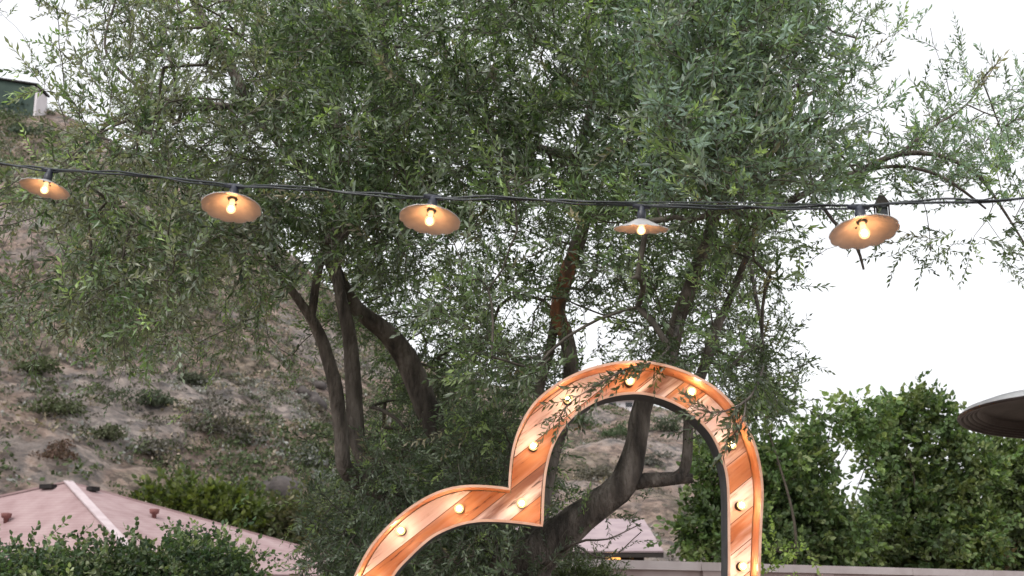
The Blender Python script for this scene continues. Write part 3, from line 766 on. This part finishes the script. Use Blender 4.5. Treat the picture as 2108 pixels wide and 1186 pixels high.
for a_, b2 in ((Lc, Kc), (Kc, Rc), (Rc, Bc), (Bc, Lc)):
    # subdivided faces for a slightly uneven surface
    slab_quad(mb, [a_-h0, b2-h0, pk-h0+(b2-a_)*1e-4, pk-h0-(b2-a_)*1e-4], .16)
rf = mb.build('roof', M_roof, house)
def bar_box(mb, a_, b_, w, h, mat=0, lift=0.0):
    a_, b_ = np.asarray(a_, float), np.asarray(b_, float); d = b_-a_; L = np.linalg.norm(d); d /= L
    s = np.cross(d, [0, 0, 1]); s /= np.linalg.norm(s); u = np.cross(s, d)
    V = []
    for p in (a_, b_):
        for x, y in ((-1, 0), (1, 0), (1, 1), (-1, 1)): V.append(p+s*x*w/2+u*(y*h+lift))
    mb.add(V, [[0,1,2,3],[7,6,5,4],[0,4,5,1],[1,5,6,2],[2,6,7,3],[3,7,4,0]], mat, smooth=False)
mb = MB()
bar_box(mb, pk-h0, Kc-h0, .30, .05, lift=-.005)
mb.build('hip_cap', M_roofcap, rf)
for c in (Rc, Lc):
    mb = MB(); bar_box(mb, pk-h0+[0, 0, -.03], c-h0+[0, 0, -.03], .22, .06); mb.build('hip_cap', M_roof, rf)
def on_roof(px, py, A_, B_):
    nrm = np.cross(B_-A_, pk-A_); d = P(px, py, 1.0)-np.array([0, 0, CAMZ]); o = np.array([0, 0, CAMZ])
    t = np.dot(nrm, A_-o)/np.dot(nrm, d); return o+d*t, nrm/np.linalg.norm(nrm)*(1 if nrm[2] > 0 else -1)
for px, py, w, (a_, b_) in ((99, 1007, .52, (Lc, Kc)), (191, 1012, .36, (Kc, Rc))):
    p, nn = on_roof(px, py, a_, b_); e_ = (b_-a_)/np.linalg.norm(b_-a_)
    mb = MB(); bar_box(mb, p-h0-e_*w/2+nn*.02, p-h0+e_*w/2+nn*.02, .26, .14)
    v = mb.build('roof_vent', M_black, rf)
for px, py, (a_, b_) in ((12, 1075, (Lc, Kc)), (317, 1066, (Kc, Rc))):
    p, nn = on_roof(px, py, a_, b_)
    mb = MB(); mb.lathe([(0.0, 0), (.07, 0), (.08, .16), (.15, .2), (.17, .32), (.14, .34), (.0, .34)], p-h0-np.array([0, 0, .05]), 14)
    mb.build('vent_pipe', M_vent, rf)
# walls under the eaves
mb = MB(); cen = (Lc+Kc+Rc+Bc)/4
ins = [cen+(c-cen)*.93 for c in (Lc, Kc, Rc, Bc)]
for i in range(4):
    a_, b_ = ins[i], ins[(i+1) % 4]; a0 = a_.copy(); b0_ = b_.copy(); a0[2] = b0_[2] = 0; 
    V = [a0, b0_, b0_+[0, 0, 2.32], a0+[0, 0, 2.32]]; V = [v-h0 for v in V]; inn = [v+(np.array([cen[0]-h0[0], cen[1]-h0[1], v[2]])-v)*.02 for v in V]
    mb.add(V+inn, [[0,1,2,3],[7,6,5,4],[0,4,5,1],[2,6,7,3]], smooth=False)
mb.build('wall', M_stucco, house)
mb = MB()
for i in range(4):
    a_, b_ = (Lc, Kc, Rc, Bc)[i]-h0, (Lc, Kc, Rc, Bc)[(i+1) % 4]-h0
    bar_box(mb, a_+[0, 0, -.40], b_+[0, 0, -.40], .05, .22)
mb.build('fascia', M_fascia, house)

# small pavilion seen through the heart
M_roof2 = noisy('pale mauve roof', (.31, .235, .25), (.35, .27, .285), scale=2.5, rough=.85, bump=.2, c3=(.39, .30, .31))
EY, RY = 24.0, 27.5
ze = P(1200, 1134, EY)[2]; zr = P(1200, 1068, RY)[2]
xl, xr = P(905, 1134, EY)[0], P(1366, 1134, EY)[0]; xrr = P(1359, 1068, RY)[0]+.02
pav = empty('pavilion', ((xl+xr)/2, RY, 0)); p0 = np.array(pav.location)
tag(pav, 'low building with pale mauve roof and dark open front, seen inside the heart', 'building')
mb = MB()
slab_quad(mb, [np.array([xl, EY, ze])-p0, np.array([xr, EY, ze])-p0, np.array([xr, RY, zr])-p0, np.array([xl, RY, zr])-p0], .03)
slab_quad(mb, [np.array([xl, 2*RY-EY, ze])-p0, np.array([xl, RY+.002, zr])-p0, np.array([xr, RY+.002, zr])-p0, np.array([xr, 2*RY-EY, ze])-p0], .03)
mb.build('roof', M_roof2, pav)
mb = MB(); mb.box(np.array([(xl+xr)/2, EY+.06, ze-.075])-p0, (xr-xl, .08, .09)); mb.build('fascia', M_fascia, pav)
mb = MB(); mb.box(np.array([(xl+xr)/2, 2*RY-EY-.5, ze/2])-p0, (xr-xl-.6, .2, ze)); 
mb.box(np.array([xl+.4, RY, ze/2])-p0, (.2, 2*(RY-EY)-1.3, ze-.02)); mb.box(np.array([xr-.4, RY, ze/2])-p0, (.2, 2*(RY-EY)-1.3, ze-.02))
mb.build('wall', M_fascia, pav)
for k in range(4):
    mb = MB(); xx = xl+.35+(xr-xl-.7)*k/3; mb.box(np.array([xx, EY+.25, (ze-.2)/2])-p0, (.14, .14, ze-.2)); mb.build('post', M_fascia, pav)
M_lit = emis('lit amber window', (1.0, .48, .10), 1.1)
lx = P(1262, 1150, EY+1.2)
mb = MB(); mb.box(np.array([lx[0], EY+1.3, lx[2]-.25])-p0, (.30, .05, .8)); wnd = mb.build('window', M_lit, pav)
mb = MB(); 
for sx in (-.18, .18): mb.box(np.array([lx[0]+sx, EY+1.3, lx[2]-.25])-p0, (.05, .08, .88))
mb.box(np.array([lx[0]-.8, EY+1.38, ze/2])-p0, (1.1, .06, ze-.3)); mb.box(np.array([lx[0]+.9, EY+1.38, ze/2])-p0, (1.3, .06, ze-.3))
mb.build('window_frame', M_fascia, wnd)

# pale garden wall
M_wall = noisy('pale pink plaster wall', (.35, .26, .25), (.41, .315, .30), scale=1.6, rough=.92, bump=.3, c3=(.48, .39, .38))
M_cap = noisy('wall cap', (.46, .39, .38), (.56, .49, .48), scale=3, rough=.85, bump=.2)
wa, wb = P(1130, 1156, 12.6), P(2400, 1190, 22.6); wz = 1.97
wa[2] = wb[2] = 0
gw = empty('garden_wall', tuple(wa)); tag(gw, 'long pale pink garden wall with capping along the bottom edge, right of the olive stem', 'wall')
D = wb-wa; LW = np.linalg.norm(D); ang = math.atan2(D[1], D[0]); gw.rotation_euler = (0, 0, ang)
mb = MB(); mb.box((LW/2, 0, (wz-.09)/2), (LW, .2, wz-.09)); mb.build('panel', M_wall, gw)
nseg = 7
for k in range(nseg):
    mb = MB(); s0 = LW*k/nseg; mb.box((s0+LW/nseg/2, 0, wz-.045), (LW/nseg-.012, .30, .09)); mb.build('cap', M_cap, gw)
    mb = MB(); mb.box((s0+.2, -.003, (wz-.092)/2), (.32, .27, wz-.092)); mb.build('pilaster', M_wall, gw)

# hilltop house, upper left, and pale house on the far slope
M_green = noisy('dark green cladding', (.035, .06, .05), (.055, .085, .07), scale=1.2, rough=.85, bump=.3)
M_pale = noisy('pale stucco', (.66, .62, .64), (.74, .70, .72), scale=1, rough=.9)
hp_ = P(20, 215, 100); th_ = empty('hilltop_house', (hp_[0], hp_[1], hp_[2]-6)); tag(th_, 'dark green block-like house with a pale end wall on the hilltop at upper left', 'house')
mb = MB()
V = []
x0 = P(-260, 215, 100)[0]-hp_[0]; x1 = P(69, 215, 100)[0]-hp_[0]
zt0 = P(0, 152, 100)[2]-hp_[2]+6; zt1 = P(69, 177, 100)[2]-hp_[2]+6; zt00 = zt0+.9
pr = [(x0, 0), (x1, 0), (x1, zt1), ((x1+x0*.25)*.75, zt0+.1), (x0, zt00+.3)]
V = [(x, 0, z) for x, z in [pr[0], pr[1], pr[2], pr[4]]]+[(x, 2.4, z) for x, z in [pr[0], pr[1], pr[2], pr[4]]]
mb.add(V, [[0,1,2,3],[7,6,5,4],[0,4,5,1],[1,5,6,2],[2,6,7,3],[3,7,4,0]], smooth=False)
mb.build('wall', M_green, th_)
mb = MB(); mb.box((x1+.12, 1.2, zt1/2-.1), (.2, 2.3, zt1-.15)); mb.build('end_wall', M_pale, th_)
mb = MB(); bar_box(mb, (x0-.3, 1.2, zt00+.3), (x1+.3, 1.2, zt1+.003), 2.8, .15); mb.build('roof', M_black, th_)
ph_ = on_hill(1278, 838); fh = empty('far_house', tuple(ph_)); tag(fh, 'tiny pale flat-roofed house on the far ridge, seen under the top of the heart', 'house')
wd = 68/F*ph_[1]
mb = MB(); mb.box((0, 2, .1), (wd, 4, .9)); mb.build('wall', M_pale, fh)
mb = MB(); mb.box((0, 2, .62), (wd+.5, 4.6, .14)); mb.build('roof', M_roofcap, fh)
for k in (-1, 1):
    mb = MB(); mb.box((k*wd*.25, -.01, .2), (.6, .06, .4)); mb.build('window', M_glass, fh)

# ================================================================== marquee heart
HY, HD = 6.0, .19
OUT_R = [(1050,1008),(1051,985),(1054,950),(1061,912),(1076,872),(1101,832),(1140,798),(1190,770),(1250,752),(1310,746),(1370,754),(1430,776),(1481,808),(1520,852),(1546,900),(1561,950),(1568,1010),(1565,1080),(1561,1186),(1557,1300),(1553,1430),(1550,1562)]
OUT_L = [(1050,1008),(1015,1004),(980,1002),(945,1004),(905,1014),(860,1037),(812,1074),(766,1125),(733,1186),(716,1240),(712,1300),(735,1385),(800,1455),(880,1500),(983,1528),(1158,1548),(1350,1557),(1550,1562)]
IN_R = [(1115,1081),(1117,1020),(1122,970),(1135,920),(1157,880),(1190,846),(1240,819),(1300,808),(1350,814),(1400,834),(1440,864),(1470,900),(1490,948),(1500,1000),(1502,1100),(1502,1186),(1499,1300),(1494,1400),(1488,1494)]
IN_L = [(1115,1081),(1075,1075),(1030,1071),(985,1071),(940,1080),(890,1103),(845,1142),(807,1186),(792,1240),(792,1300),(815,1365),(860,1415),(940,1455),(1040,1475),(1180,1486),(1330,1492),(1488,1494)]
def contour(pts, n):
    q = smooth_path([P(x, y, HY) for x, y in pts], .02)
    s = np.concatenate([[0], np.cumsum(np.linalg.norm(np.diff(q, axis=0), axis=1))]); t = np.linspace(0, s[-1], n)
    return np.stack([np.interp(t, s, q[:, k]) for k in range(3)], -1)
NR, NL = 120, 110
oR, oL, iR, iL = contour(OUT_R, NR), contour(OUT_L, NL), contour(IN_R, NR), contour(IN_L, NL)
OUTC = np.concatenate([oR, oL[::-1][1:-1]]); INC = np.concatenate([iR, iL[::-1][1:-1]])
hc = P(1310, 1230, HY); heart = empty('marquee_heart', (hc[0], HY+.1, 0)); c0 = np.array(heart.location)
tag(heart, 'tilted heart-shaped marquee sign of weathered planks and copper edging lit by round bulbs', 'marquee sign')
def off_normals(C):
    t = np.roll(C, -1, 0)-np.roll(C, 1, 0); n_ = np.stack([t[:, 2], np.zeros(len(C)), -t[:, 0]], -1)
    n_ /= np.linalg.norm(n_, axis=1)[:, None]
    cen = OUTC.mean(0); 
    if np.mean(np.sum(n_*(C-cen), 1)) < 0: n_ = -n_
    return n_
def closed_strip(mb, A_, B_, mat=0, flip=False):
    n = len(A_); V = np.concatenate([A_, B_]); k = np.arange(n); k2 = (k+1) % n
    Q = np.stack([k, k2, n+k2, n+k], -1)
    if flip: Q = Q[:, ::-1]
    mb.add(V, Q, mat, smooth=False)
yb = np.array([0, 1., 0]); th = .006
nO, nI = off_normals(OUTC), off_normals(INC)
# planked back board
m, n, l, b = new_mat('weathered diagonal planks')
tc = n.new('ShaderNodeTexCoord'); mp = n.new('ShaderNodeMapping'); mp.inputs['Rotation'].default_value = (0, R(38), 0)
l.new(tc.outputs['Object'], mp.inputs[0]); sx = n.new('ShaderNodeSeparateXYZ'); l.new(mp.outputs[0], sx.inputs[0])
dv = n.new('ShaderNodeMath'); dv.operation = 'DIVIDE'; dv.inputs[1].default_value = .112; l.new(sx.outputs[2], dv.inputs[0])
fl = n.new('ShaderNodeMath'); fl.operation = 'FLOOR'; l.new(dv.outputs[0], fl.inputs[0])
fr = n.new('ShaderNodeMath'); fr.operation = 'FRACT'; l.new(dv.outputs[0], fr.inputs[0])
wnz = n.new('ShaderNodeTexWhiteNoise'); wnz.noise_dimensions = '1D'; wad = n.new('ShaderNodeMath'); wad.operation = 'ADD'; wad.inputs[1].default_value = 37; l.new(fl.outputs[0], wad.inputs[0]); l.new(wad.outputs[0], wnz.inputs['W'])
rp = ramp(n, [(.0, (.64, .56, .60)), (.24, (.74, .69, .75)), (.40, (.42, .18, .08)), (.56, (.60, .40, .34)), (.68, (.74, .69, .73)), (.80, (.22, .11, .08))])
rp.color_ramp.interpolation = 'EASE'; soft = n.new('ShaderNodeTexNoise'); soft.inputs['Scale'].default_value = 2.6; soft.inputs['Detail'].default_value = 5
ms_ = n.new('ShaderNodeMapping'); ms_.inputs['Scale'].default_value = (.8, 1, 5); l.new(mp.outputs[0], ms_.inputs[0]); l.new(ms_.outputs[0], soft.inputs[0])
sa = n.new('ShaderNodeMath'); sa.operation = 'MULTIPLY_ADD'; sa.inputs[1].default_value = .5; sa.inputs[2].default_value = -.25; l.new(soft.outputs[0], sa.inputs[0])
sb = n.new('ShaderNodeMath'); sb.operation = 'ADD'; sb.use_clamp = True; l.new(wnz.outputs['Value'], sb.inputs[0]); l.new(sa.outputs[0], sb.inputs[1])
l.new(sb.outputs[0], rp.inputs[0])
mg = n.new('ShaderNodeMapping'); mg.inputs['Scale'].default_value = (3.2, 1, 34); l.new(mp.outputs[0], mg.inputs[0])
gn = n.new('ShaderNodeTexNoise'); gn.inputs['Scale'].default_value = 1.4; gn.inputs['Detail'].default_value = 7; gn.inputs['Roughness'].default_value = .65; l.new(mg.outputs[0], gn.inputs[0])
gr = ramp(n, [(.34, (.08, .04, .035)), (.375, (.60, .48, .44)), (.42, (.88, .84, .83)), (.6, (1, 1, 1))]); l.new(gn.outputs[0], gr.inputs[0])
mu = n.new('ShaderNodeMix'); mu.data_type = 'RGBA'; mu.blend_type = 'MULTIPLY'; mu.inputs[0].default_value = .85
l.new(rp.outputs[0], mu.inputs[6]); l.new(gr.outputs[0], mu.inputs[7])
gp = n.new('ShaderNodeMath'); gp.operation = 'LESS_THAN'; gp.inputs[1].default_value = .035; l.new(fr.outputs[0], gp.inputs[0])
mv = n.new('ShaderNodeMix'); mv.data_type = 'RGBA'; l.new(gp.outputs[0], mv.inputs[0]); l.new(mu.outputs[2], mv.inputs[6]); mv.inputs[7].default_value = (.10, .05, .035, 1)
l.new(mv.outputs[2], b.inputs['Base Color']); b.inputs['Roughness'].default_value = .6
bp = n.new('ShaderNodeBump'); bp.inputs['Strength'].default_value = .35; bp.inputs['Distance'].default_value = .004; l.new(gn.outputs[0], bp.inputs['Height']); l.new(bp.outputs[0], b.inputs['Normal'])
M_plank = m
M_copper = noisy('copper coloured rusted steel', (.45, .17, .06), (.60, .26, .11), scale=9, rough=.42, bump=.3, c3=(.68, .34, .18), metal=.35, bdist=.004)
M_rim = noisy('pale copper rim', (.66, .36, .24), (.80, .50, .36), scale=14, rough=.4, bump=.2, metal=.3)  # paler, pinker copper than the edge strips behind it
mb = MB()
# the board: resampled strip between the two outlines, with intermediate rows
Ob = OUTC+yb*HD-nO*.004-c0; Ib = INC+yb*HD+nI*.004-c0
rows = [Ib*(1-t)+Ob*t for t in np.linspace(0, 1, 6)]
for k in range(5): closed_strip(mb, rows[k], rows[k+1])
for k in range(5): closed_strip(mb, rows[k]+yb*.018, rows[k+1]+yb*.018, flip=True)
closed_strip(mb, Ob, Ob+yb*.018); closed_strip(mb, Ib+yb*.018, Ib)
board = mb.build('plank_board', M_plank, heart)
for nm, C_, N_, s in (('outer_edge', OUTC, nO, 1), ('inner_edge', INC, nI, -1)):
    mb = MB(); a_ = C_-c0; b2 = C_-c0+N_*th*s
    closed_strip(mb, a_+yb*.004, a_+yb*(HD+.02), 0); closed_strip(mb, b2+yb*.004, b2+yb*(HD+.02), 1)
    closed_strip(mb, a_+yb*(HD+.02), b2+yb*(HD+.02), 1)
    ed = mb.build(nm, [M_copper, M_dkgrey], heart)
    rm = MB(); e1 = C_-c0-N_*.003*s; e2 = C_-c0+N_*.009*s
    closed_strip(rm, e1-yb*.004, e2-yb*.004); closed_strip(rm, e1+yb*.006, e1-yb*.004); closed_strip(rm, e2-yb*.004, e2+yb*.006); closed_strip(rm, e1+yb*.006, e2+yb*.006)
    rm.build('rim', M_rim, ed)
M_bulb = glow_glass('warm bulb glass', (1.0, .66, .25), 1.8)
M_core = emis('bulb filament core', (1.0, .76, .46), 135)
M_brass = noisy('bronze bulb socket', (.03, .022, .015), (.07, .05, .03), scale=20, rough=.4, metal=.6)
BULBS = [(825,1092),(945,1047),(1074,1036),(1098,918),(1170,822),(1297,784),(1424,806),(1507,915),(1527,1040),(1530,1166),
         (757,1196),(755,1320),(840,1432),(960,1485),(1090,1508),(1220,1518),(1350,1523),(1470,1526),(1524,1440),(1527,1300)]
def bulb_profile(r, neck, L):
    pr = [(0.0005, 0)]
    for a in np.linspace(0, math.pi*.80, 12)[1:]: pr.append((r*math.sin(a), r-r*math.cos(a)))
    pr += [(neck, L-.012), (neck, L)]
    return pr
first = None
for k, (px, py) in enumerate(BULBS):
    pos_ = P(px, py, HY+.115)+np.array([0, .0, 0]); pos_ = pos_-c0
    tipd = math.radians(90)
    if first is None:
        mb = MB(); mb.lathe(bulb_profile(.0225, .012, .066), n=20); bu = mb.build('bulb', M_bulb, heart)
        mb = MB(); mb.lathe([(.0005, .062), (.015, .062), (.017, .075), (.017, .098), (.022, .094), (.022, .104), (.0005, .116)], n=20); so = mb.build('socket', M_brass, bu)
        mb = MB(); ball(mb, (0, 0, .024), .0115, zs=1.2); co = mb.build('glowing_core', M_core, bu)
        first = bu
        b_ = bu
    else:
        b_ = bu.copy(); COL.objects.link(b_); b_.parent = heart
        s_ = so.copy(); COL.objects.link(s_); s_.parent = b_
        c_ = co.copy(); COL.objects.link(c_); c_.parent = b_
    b_.rotation_euler = (-math.pi/2, 0, 0)
    b_.location = (pos_[0], pos_[1]-.026, pos_[2])
# feet that carry the heart
for xx in (880, 1480):
    q = P(xx, 1535, HY+HD+.06)-c0
    mb = MB(); mb.box((q[0], q[1], (q[2]+.25)/2), (.09, .05, q[2]+.25)); mb.box((q[0], q[1]+.1, .03), (.12, .8, .06)); mb.build('stand_leg', M_fascia, heart)

# ================================================================== festoon cable and its pendant lamps
LAMPS = [(103,352,4.62,.092,(-5,9)), (483,385,4.30,.103,(-13,4)), (892,408,4.06,.100,(-11,8)), (1321,427,3.88,.085,(7,1)), (1768,428,3.70,.102,(-14,-2))]
CAB = [(-260,300,4.95),(0,337,4.71),(50,343,4.66),(103,350,4.62),(250,357,4.48),(400,374,4.36),(483,383,4.30),(600,386,4.22),(760,400,4.14),(892,408,4.06),(1040,408,4.0),(1180,416,3.94),(1321,422,3.88),(1500,427,3.81),(1640,428,3.75),(1768,425,3.70),(1830,420,3.68),(1930,413,3.64),(2010,415,3.60),(2108,408,3.56),(2350,385,3.48)]
cb = empty('festoon_cable', tuple(P(1054, 412, 4.0))); f0 = np.array(cb.location)
tag(cb, 'black festoon light cable strung across the picture in front of the olive tree', 'cable')
path = smooth_path([P(*c) for c in CAB], .02)
t = np.arange(len(path))*.02
for k, (rad, amp, ph) in enumerate(((.0042, .0048, 0), (.0036, .0052, math.pi))):
    off = np.stack([np.zeros(len(t)), amp*np.cos(t*9+ph), amp*np.sin(t*9+ph)+(.0015*np.sin(t*31+k))], -1)
    px_ = path+off-f0
    mb = MB(); mb.tube(px_, rad, 8, 0); mb.build('wire', M_cable, cb)
# thin steel guy wire that leaves the cable between the last lamps
gy_ = smooth_path([P(*c) for c in ((1180,415,3.93),(1321,416,3.87),(1500,417,3.80),(1640,420,3.74),(1768,423,3.69))], .03)-f0
mb = MB(); mb.tube(gy_, .0022, 6, 0); mb.build('support_wire', M_cable, cb)

M_zinc = noisy('galvanised shade', (.50, .47, .46), (.66, .64, .64), scale=25, rough=.38, bump=.12, c3=(.76, .74, .74), metal=.55, bdist=.002)
M_lampin = noisy('shade lining', (.46, .40, .375), (.58, .51, .48), scale=18, rough=.45, bump=.15, metal=.2, bdist=.002)
M_lbulb = glow_glass('pendant bulb glass', (1.0, .56, .24), 2.2)
M_lcore = emis('pendant bulb core', (1.0, .46, .17), 95)
LBL = ['leftmost pendant lamp on the festoon cable, at the left edge', 'second pendant lamp from the left on the festoon cable', 'third pendant lamp from the left, in the middle of the cable',
       'pendant lamp above the heart, tipped so its white outside shows', 'rightmost and largest-looking pendant lamp, lit against the white sky']
def make_lamp():
    e = empty('pendant_lamp', (0, 0, 0))
    mb = MB(); mb.lathe([(.0005, .006), (.009, .006), (.012, .0), (.013, -.012), (.016, -.014), (.016, -.046), (.014, -.050), (.0005, -.050)], n=20)
    mb.tube(np.array([[-.032, 0, .002], [-.02, 0, .003], [.02, 0, .003], [.032, 0, .002]]), [.006, .009, .009, .006], 8, 0)
    mb.build('socket', M_socket, e)
    # fluted dish with rolled edge: outside, rim, lining
    r_, z_ = np.array([.014, .024, .040, .060, .080, .094]), np.array([-.042, -.046, -.054, -.063, -.071, -.0745])
    n = 72; a = np.linspace(0, 2*math.pi, n, endpoint=False); V = []
    fl_ = np.abs(np.sin(a*6))**.6
    def ring(r, z, am): 
        rr = r*(1+am*.035*(fl_-.5)); return np.stack([rr*np.cos(a), rr*np.sin(a), z-am*.0035*fl_], -1)
    outer = [ring(r, z, (r/.094)**2) for r, z in zip(r_, z_)]
    inner = [ring(r, z-.0016, (r/.094)**2) for r, z in zip(r_, z_)]
    mb = MB()
    def strips(rings, mat, flip):
        V = np.concatenate(rings); Q = []
        for i in range(len(rings)-1):
            for j in range(n):
                k = (j+1) % n; q = [i*n+j, i*n+k, (i+1)*n+k, (i+1)*n+j]; Q.append(q[::-1] if not flip else q)
        mb.add(V, Q, mat)
    strips(outer, 0, False); strips(inner, 1, True)
    edge = [outer[-1], ring(.0965, -.0755, 1), ring(.096, -.0775, 1), inner[-1]]
    strips(edge, 0, False)
    sh = mb.build('shade', [M_zinc, M_lampin], e)
    # two small vent holes near the neck
    for s in (-1, 1):
        mb = MB(); aa = np.linspace(0, 2*math.pi, 10, endpoint=False)
        mb.lathe([(.0003, 0), (.0036, 0), (.0036, .0015), (.0003, .0015)], n=10)
        vh = mb.build('vent_hole', M_black, sh); vh.location = (s*.0085, .026, -.0508); vh.rotation_euler = (R(-28), 0, 0)
    mb = MB(); mb.lathe([(r, -z) for r, z in [(.0005, .0985)]+[(.0150*math.sin(x), .0835+.0150*math.cos(x)) for x in np.linspace(.2, math.pi*.78, 10)]+[(.008, .062), (.008, .050)]], n=20)
    bl_ = mb.build('bulb', M_lbulb, e)
    mb = MB(); ball(mb, (0, 0, -.082), .0078, zs=1.2); mb.build('glowing_core', M_lcore, bl_)
    return e
lamp0 = make_lamp()
for k, (px, py, Y, rr, (tx, ty)) in enumerate(LAMPS):
    e = lamp0 if k == 0 else copy_tree(lamp0)
    e.location = P(px, py, Y); e.rotation_euler = (R(tx), R(ty), R(7))
    s = rr/.094; e.scale = (s, s, s)
    tag(e, LBL[k], 'pendant lamp', 'pendant lamps on the festoon cable')

# ================================================================== patio heater with ridged reflector (right edge)
M_alu = noisy('brushed reflector', (.62, .62, .65), (.78, .78, .80), scale=14, rough=.35, metal=.6, bump=.1)
M_under = noisy('dark reflector underside', (.05, .04, .04), (.10, .085, .085), scale=9, rough=.35, metal=.7, bump=.1)  # much darker metal than the hood top, also used on the burner
hY = 4.5; hx = P(1984+258, 846, hY); ht = empty('patio_heater', (hx[0], hx[1], 0)); hz = hx[2]
tag(ht, 'patio heater whose round ridged metal hood pokes in from the right edge', 'heater')
Rr_ = 258/F*hY
prof = [(.04, .10), (.10, .085), (.20, .062), (.30, .038), (Rr_*.80, .022)]
for k in range(5):
    r = Rr_*(.83+.035*k); prof += [(r, .016-.006*k+.008), (r+Rr_*.010, .012-.006*k-.010), (r+Rr_*.024, .012-.006*k-.010)]
prof += [(Rr_, -.016)]
mb = MB(); mb.lathe(prof, n=64, mat=0); mb.lathe([(r, z-.004) for r, z in prof][::-1], n=64, mat=1); mb.lathe([(Rr_, -.020), (Rr_+.003, -.018), (Rr_, -.016)], n=64, mat=1)
hood = mb.build('hood', [M_alu, M_under], ht, loc=(0, 0, hz)); hood.rotation_euler = (R(-3), R(2), 0)
mb = MB(); mb.lathe([(.001, .08), (.10, .08), (.10, .03), (.085, .02), (.085, -.16), (.12, -.18), (.12, -.22), (.001, -.22)], n=28); mb.build('burner', M_under, ht, loc=(0, 0, hz-.05))
mb = MB(); mb.lathe([(.03, hz-.26), (.03, .75)], n=16); mb.build('pole', M_alu, ht)
mb = MB(); mb.lathe([(.001, .78), (.12, .76), (.20, .70), (.20, .08), (.26, .05), (.26, .0)], n=32); mb.build('base', M_alu, ht)

# ================================================================== dark lantern and black tree light
M_bronze = noisy('dark bronze', (.02, .018, .012), (.06, .04, .032), scale=20, rough=.5, metal=.3)
lp = P(1817, 410, 7.4); la = empty('lantern', tuple(P(1817, 455, 7.4))); tag(la, 'small dark bronze lantern hanging in the sparse branches beside the rightmost lamp', 'lantern'); q0 = np.array(la.location)
k_ = 7.4/F*.85
mb = MB()
w = 18*k_
mb.add([(-w,-w,40*k_),(w,-w,40*k_),(w,w,40*k_),(-w,w,40*k_),(-.006,-.006,74*k_),(.006,-.006,74*k_),(.006,.006,74*k_),(-.006,.006,74*k_)], [[0,3,2,1],[4,5,6,7],[0,1,5,4],[1,2,6,5],[2,3,7,6],[3,0,4,7]], smooth=False)
mb.build('cap', M_bronze, la)
mb = MB(); w2 = 14*k_; mb.box((0, 0, 2*k_), (2*w2+.012, 2*w2+.012, 4*k_)); 
for sx_ in (-1, 1):
    for sy_ in (-1, 1): mb.box((sx_*w2, sy_*w2, 22*k_), (.008, .008, 36*k_))
mb.build('cage', M_bronze, la)
mb = MB(); mb.tube(np.array([[0, 0, 73*k_], [0, 0, 110*k_]]), .0025, 6, 0); mb.build('hanger', M_bronze, la)
mb = MB(); mb.box((0, 0, 22*k_), (2*w2-.012, 2*w2-.012, 35*k_)); mb.build('pane', M_glass, la)
sp0 = P(697, 118, 7.2); sl = empty('tree_spotlight', tuple(sp0)); tag(sl, 'black cylindrical spotlight high in the olive tree, between the second and third pendant lamps', 'spotlight')
k_ = 7.2/F
mb = MB(); mb.lathe([(.001, 46*k_), (17*k_, 46*k_), (20*k_, 30*k_), (20*k_, -38*k_), (23*k_, -44*k_), (23*k_, -50*k_), (18*k_, -50*k_), (17*k_, -30*k_), (.001, -28*k_)], n=24); mb.build('housing', M_socket, sl)
mb = MB(); mb.tube(np.array([[0, .02, 20*k_], [0, .5, 26*k_], [.02, 1.05, 30*k_]]), .012, 8, 0); mb.build('bracket', M_dkgrey, sl)
sl.rotation_euler = (R(-8), R(6), 0)
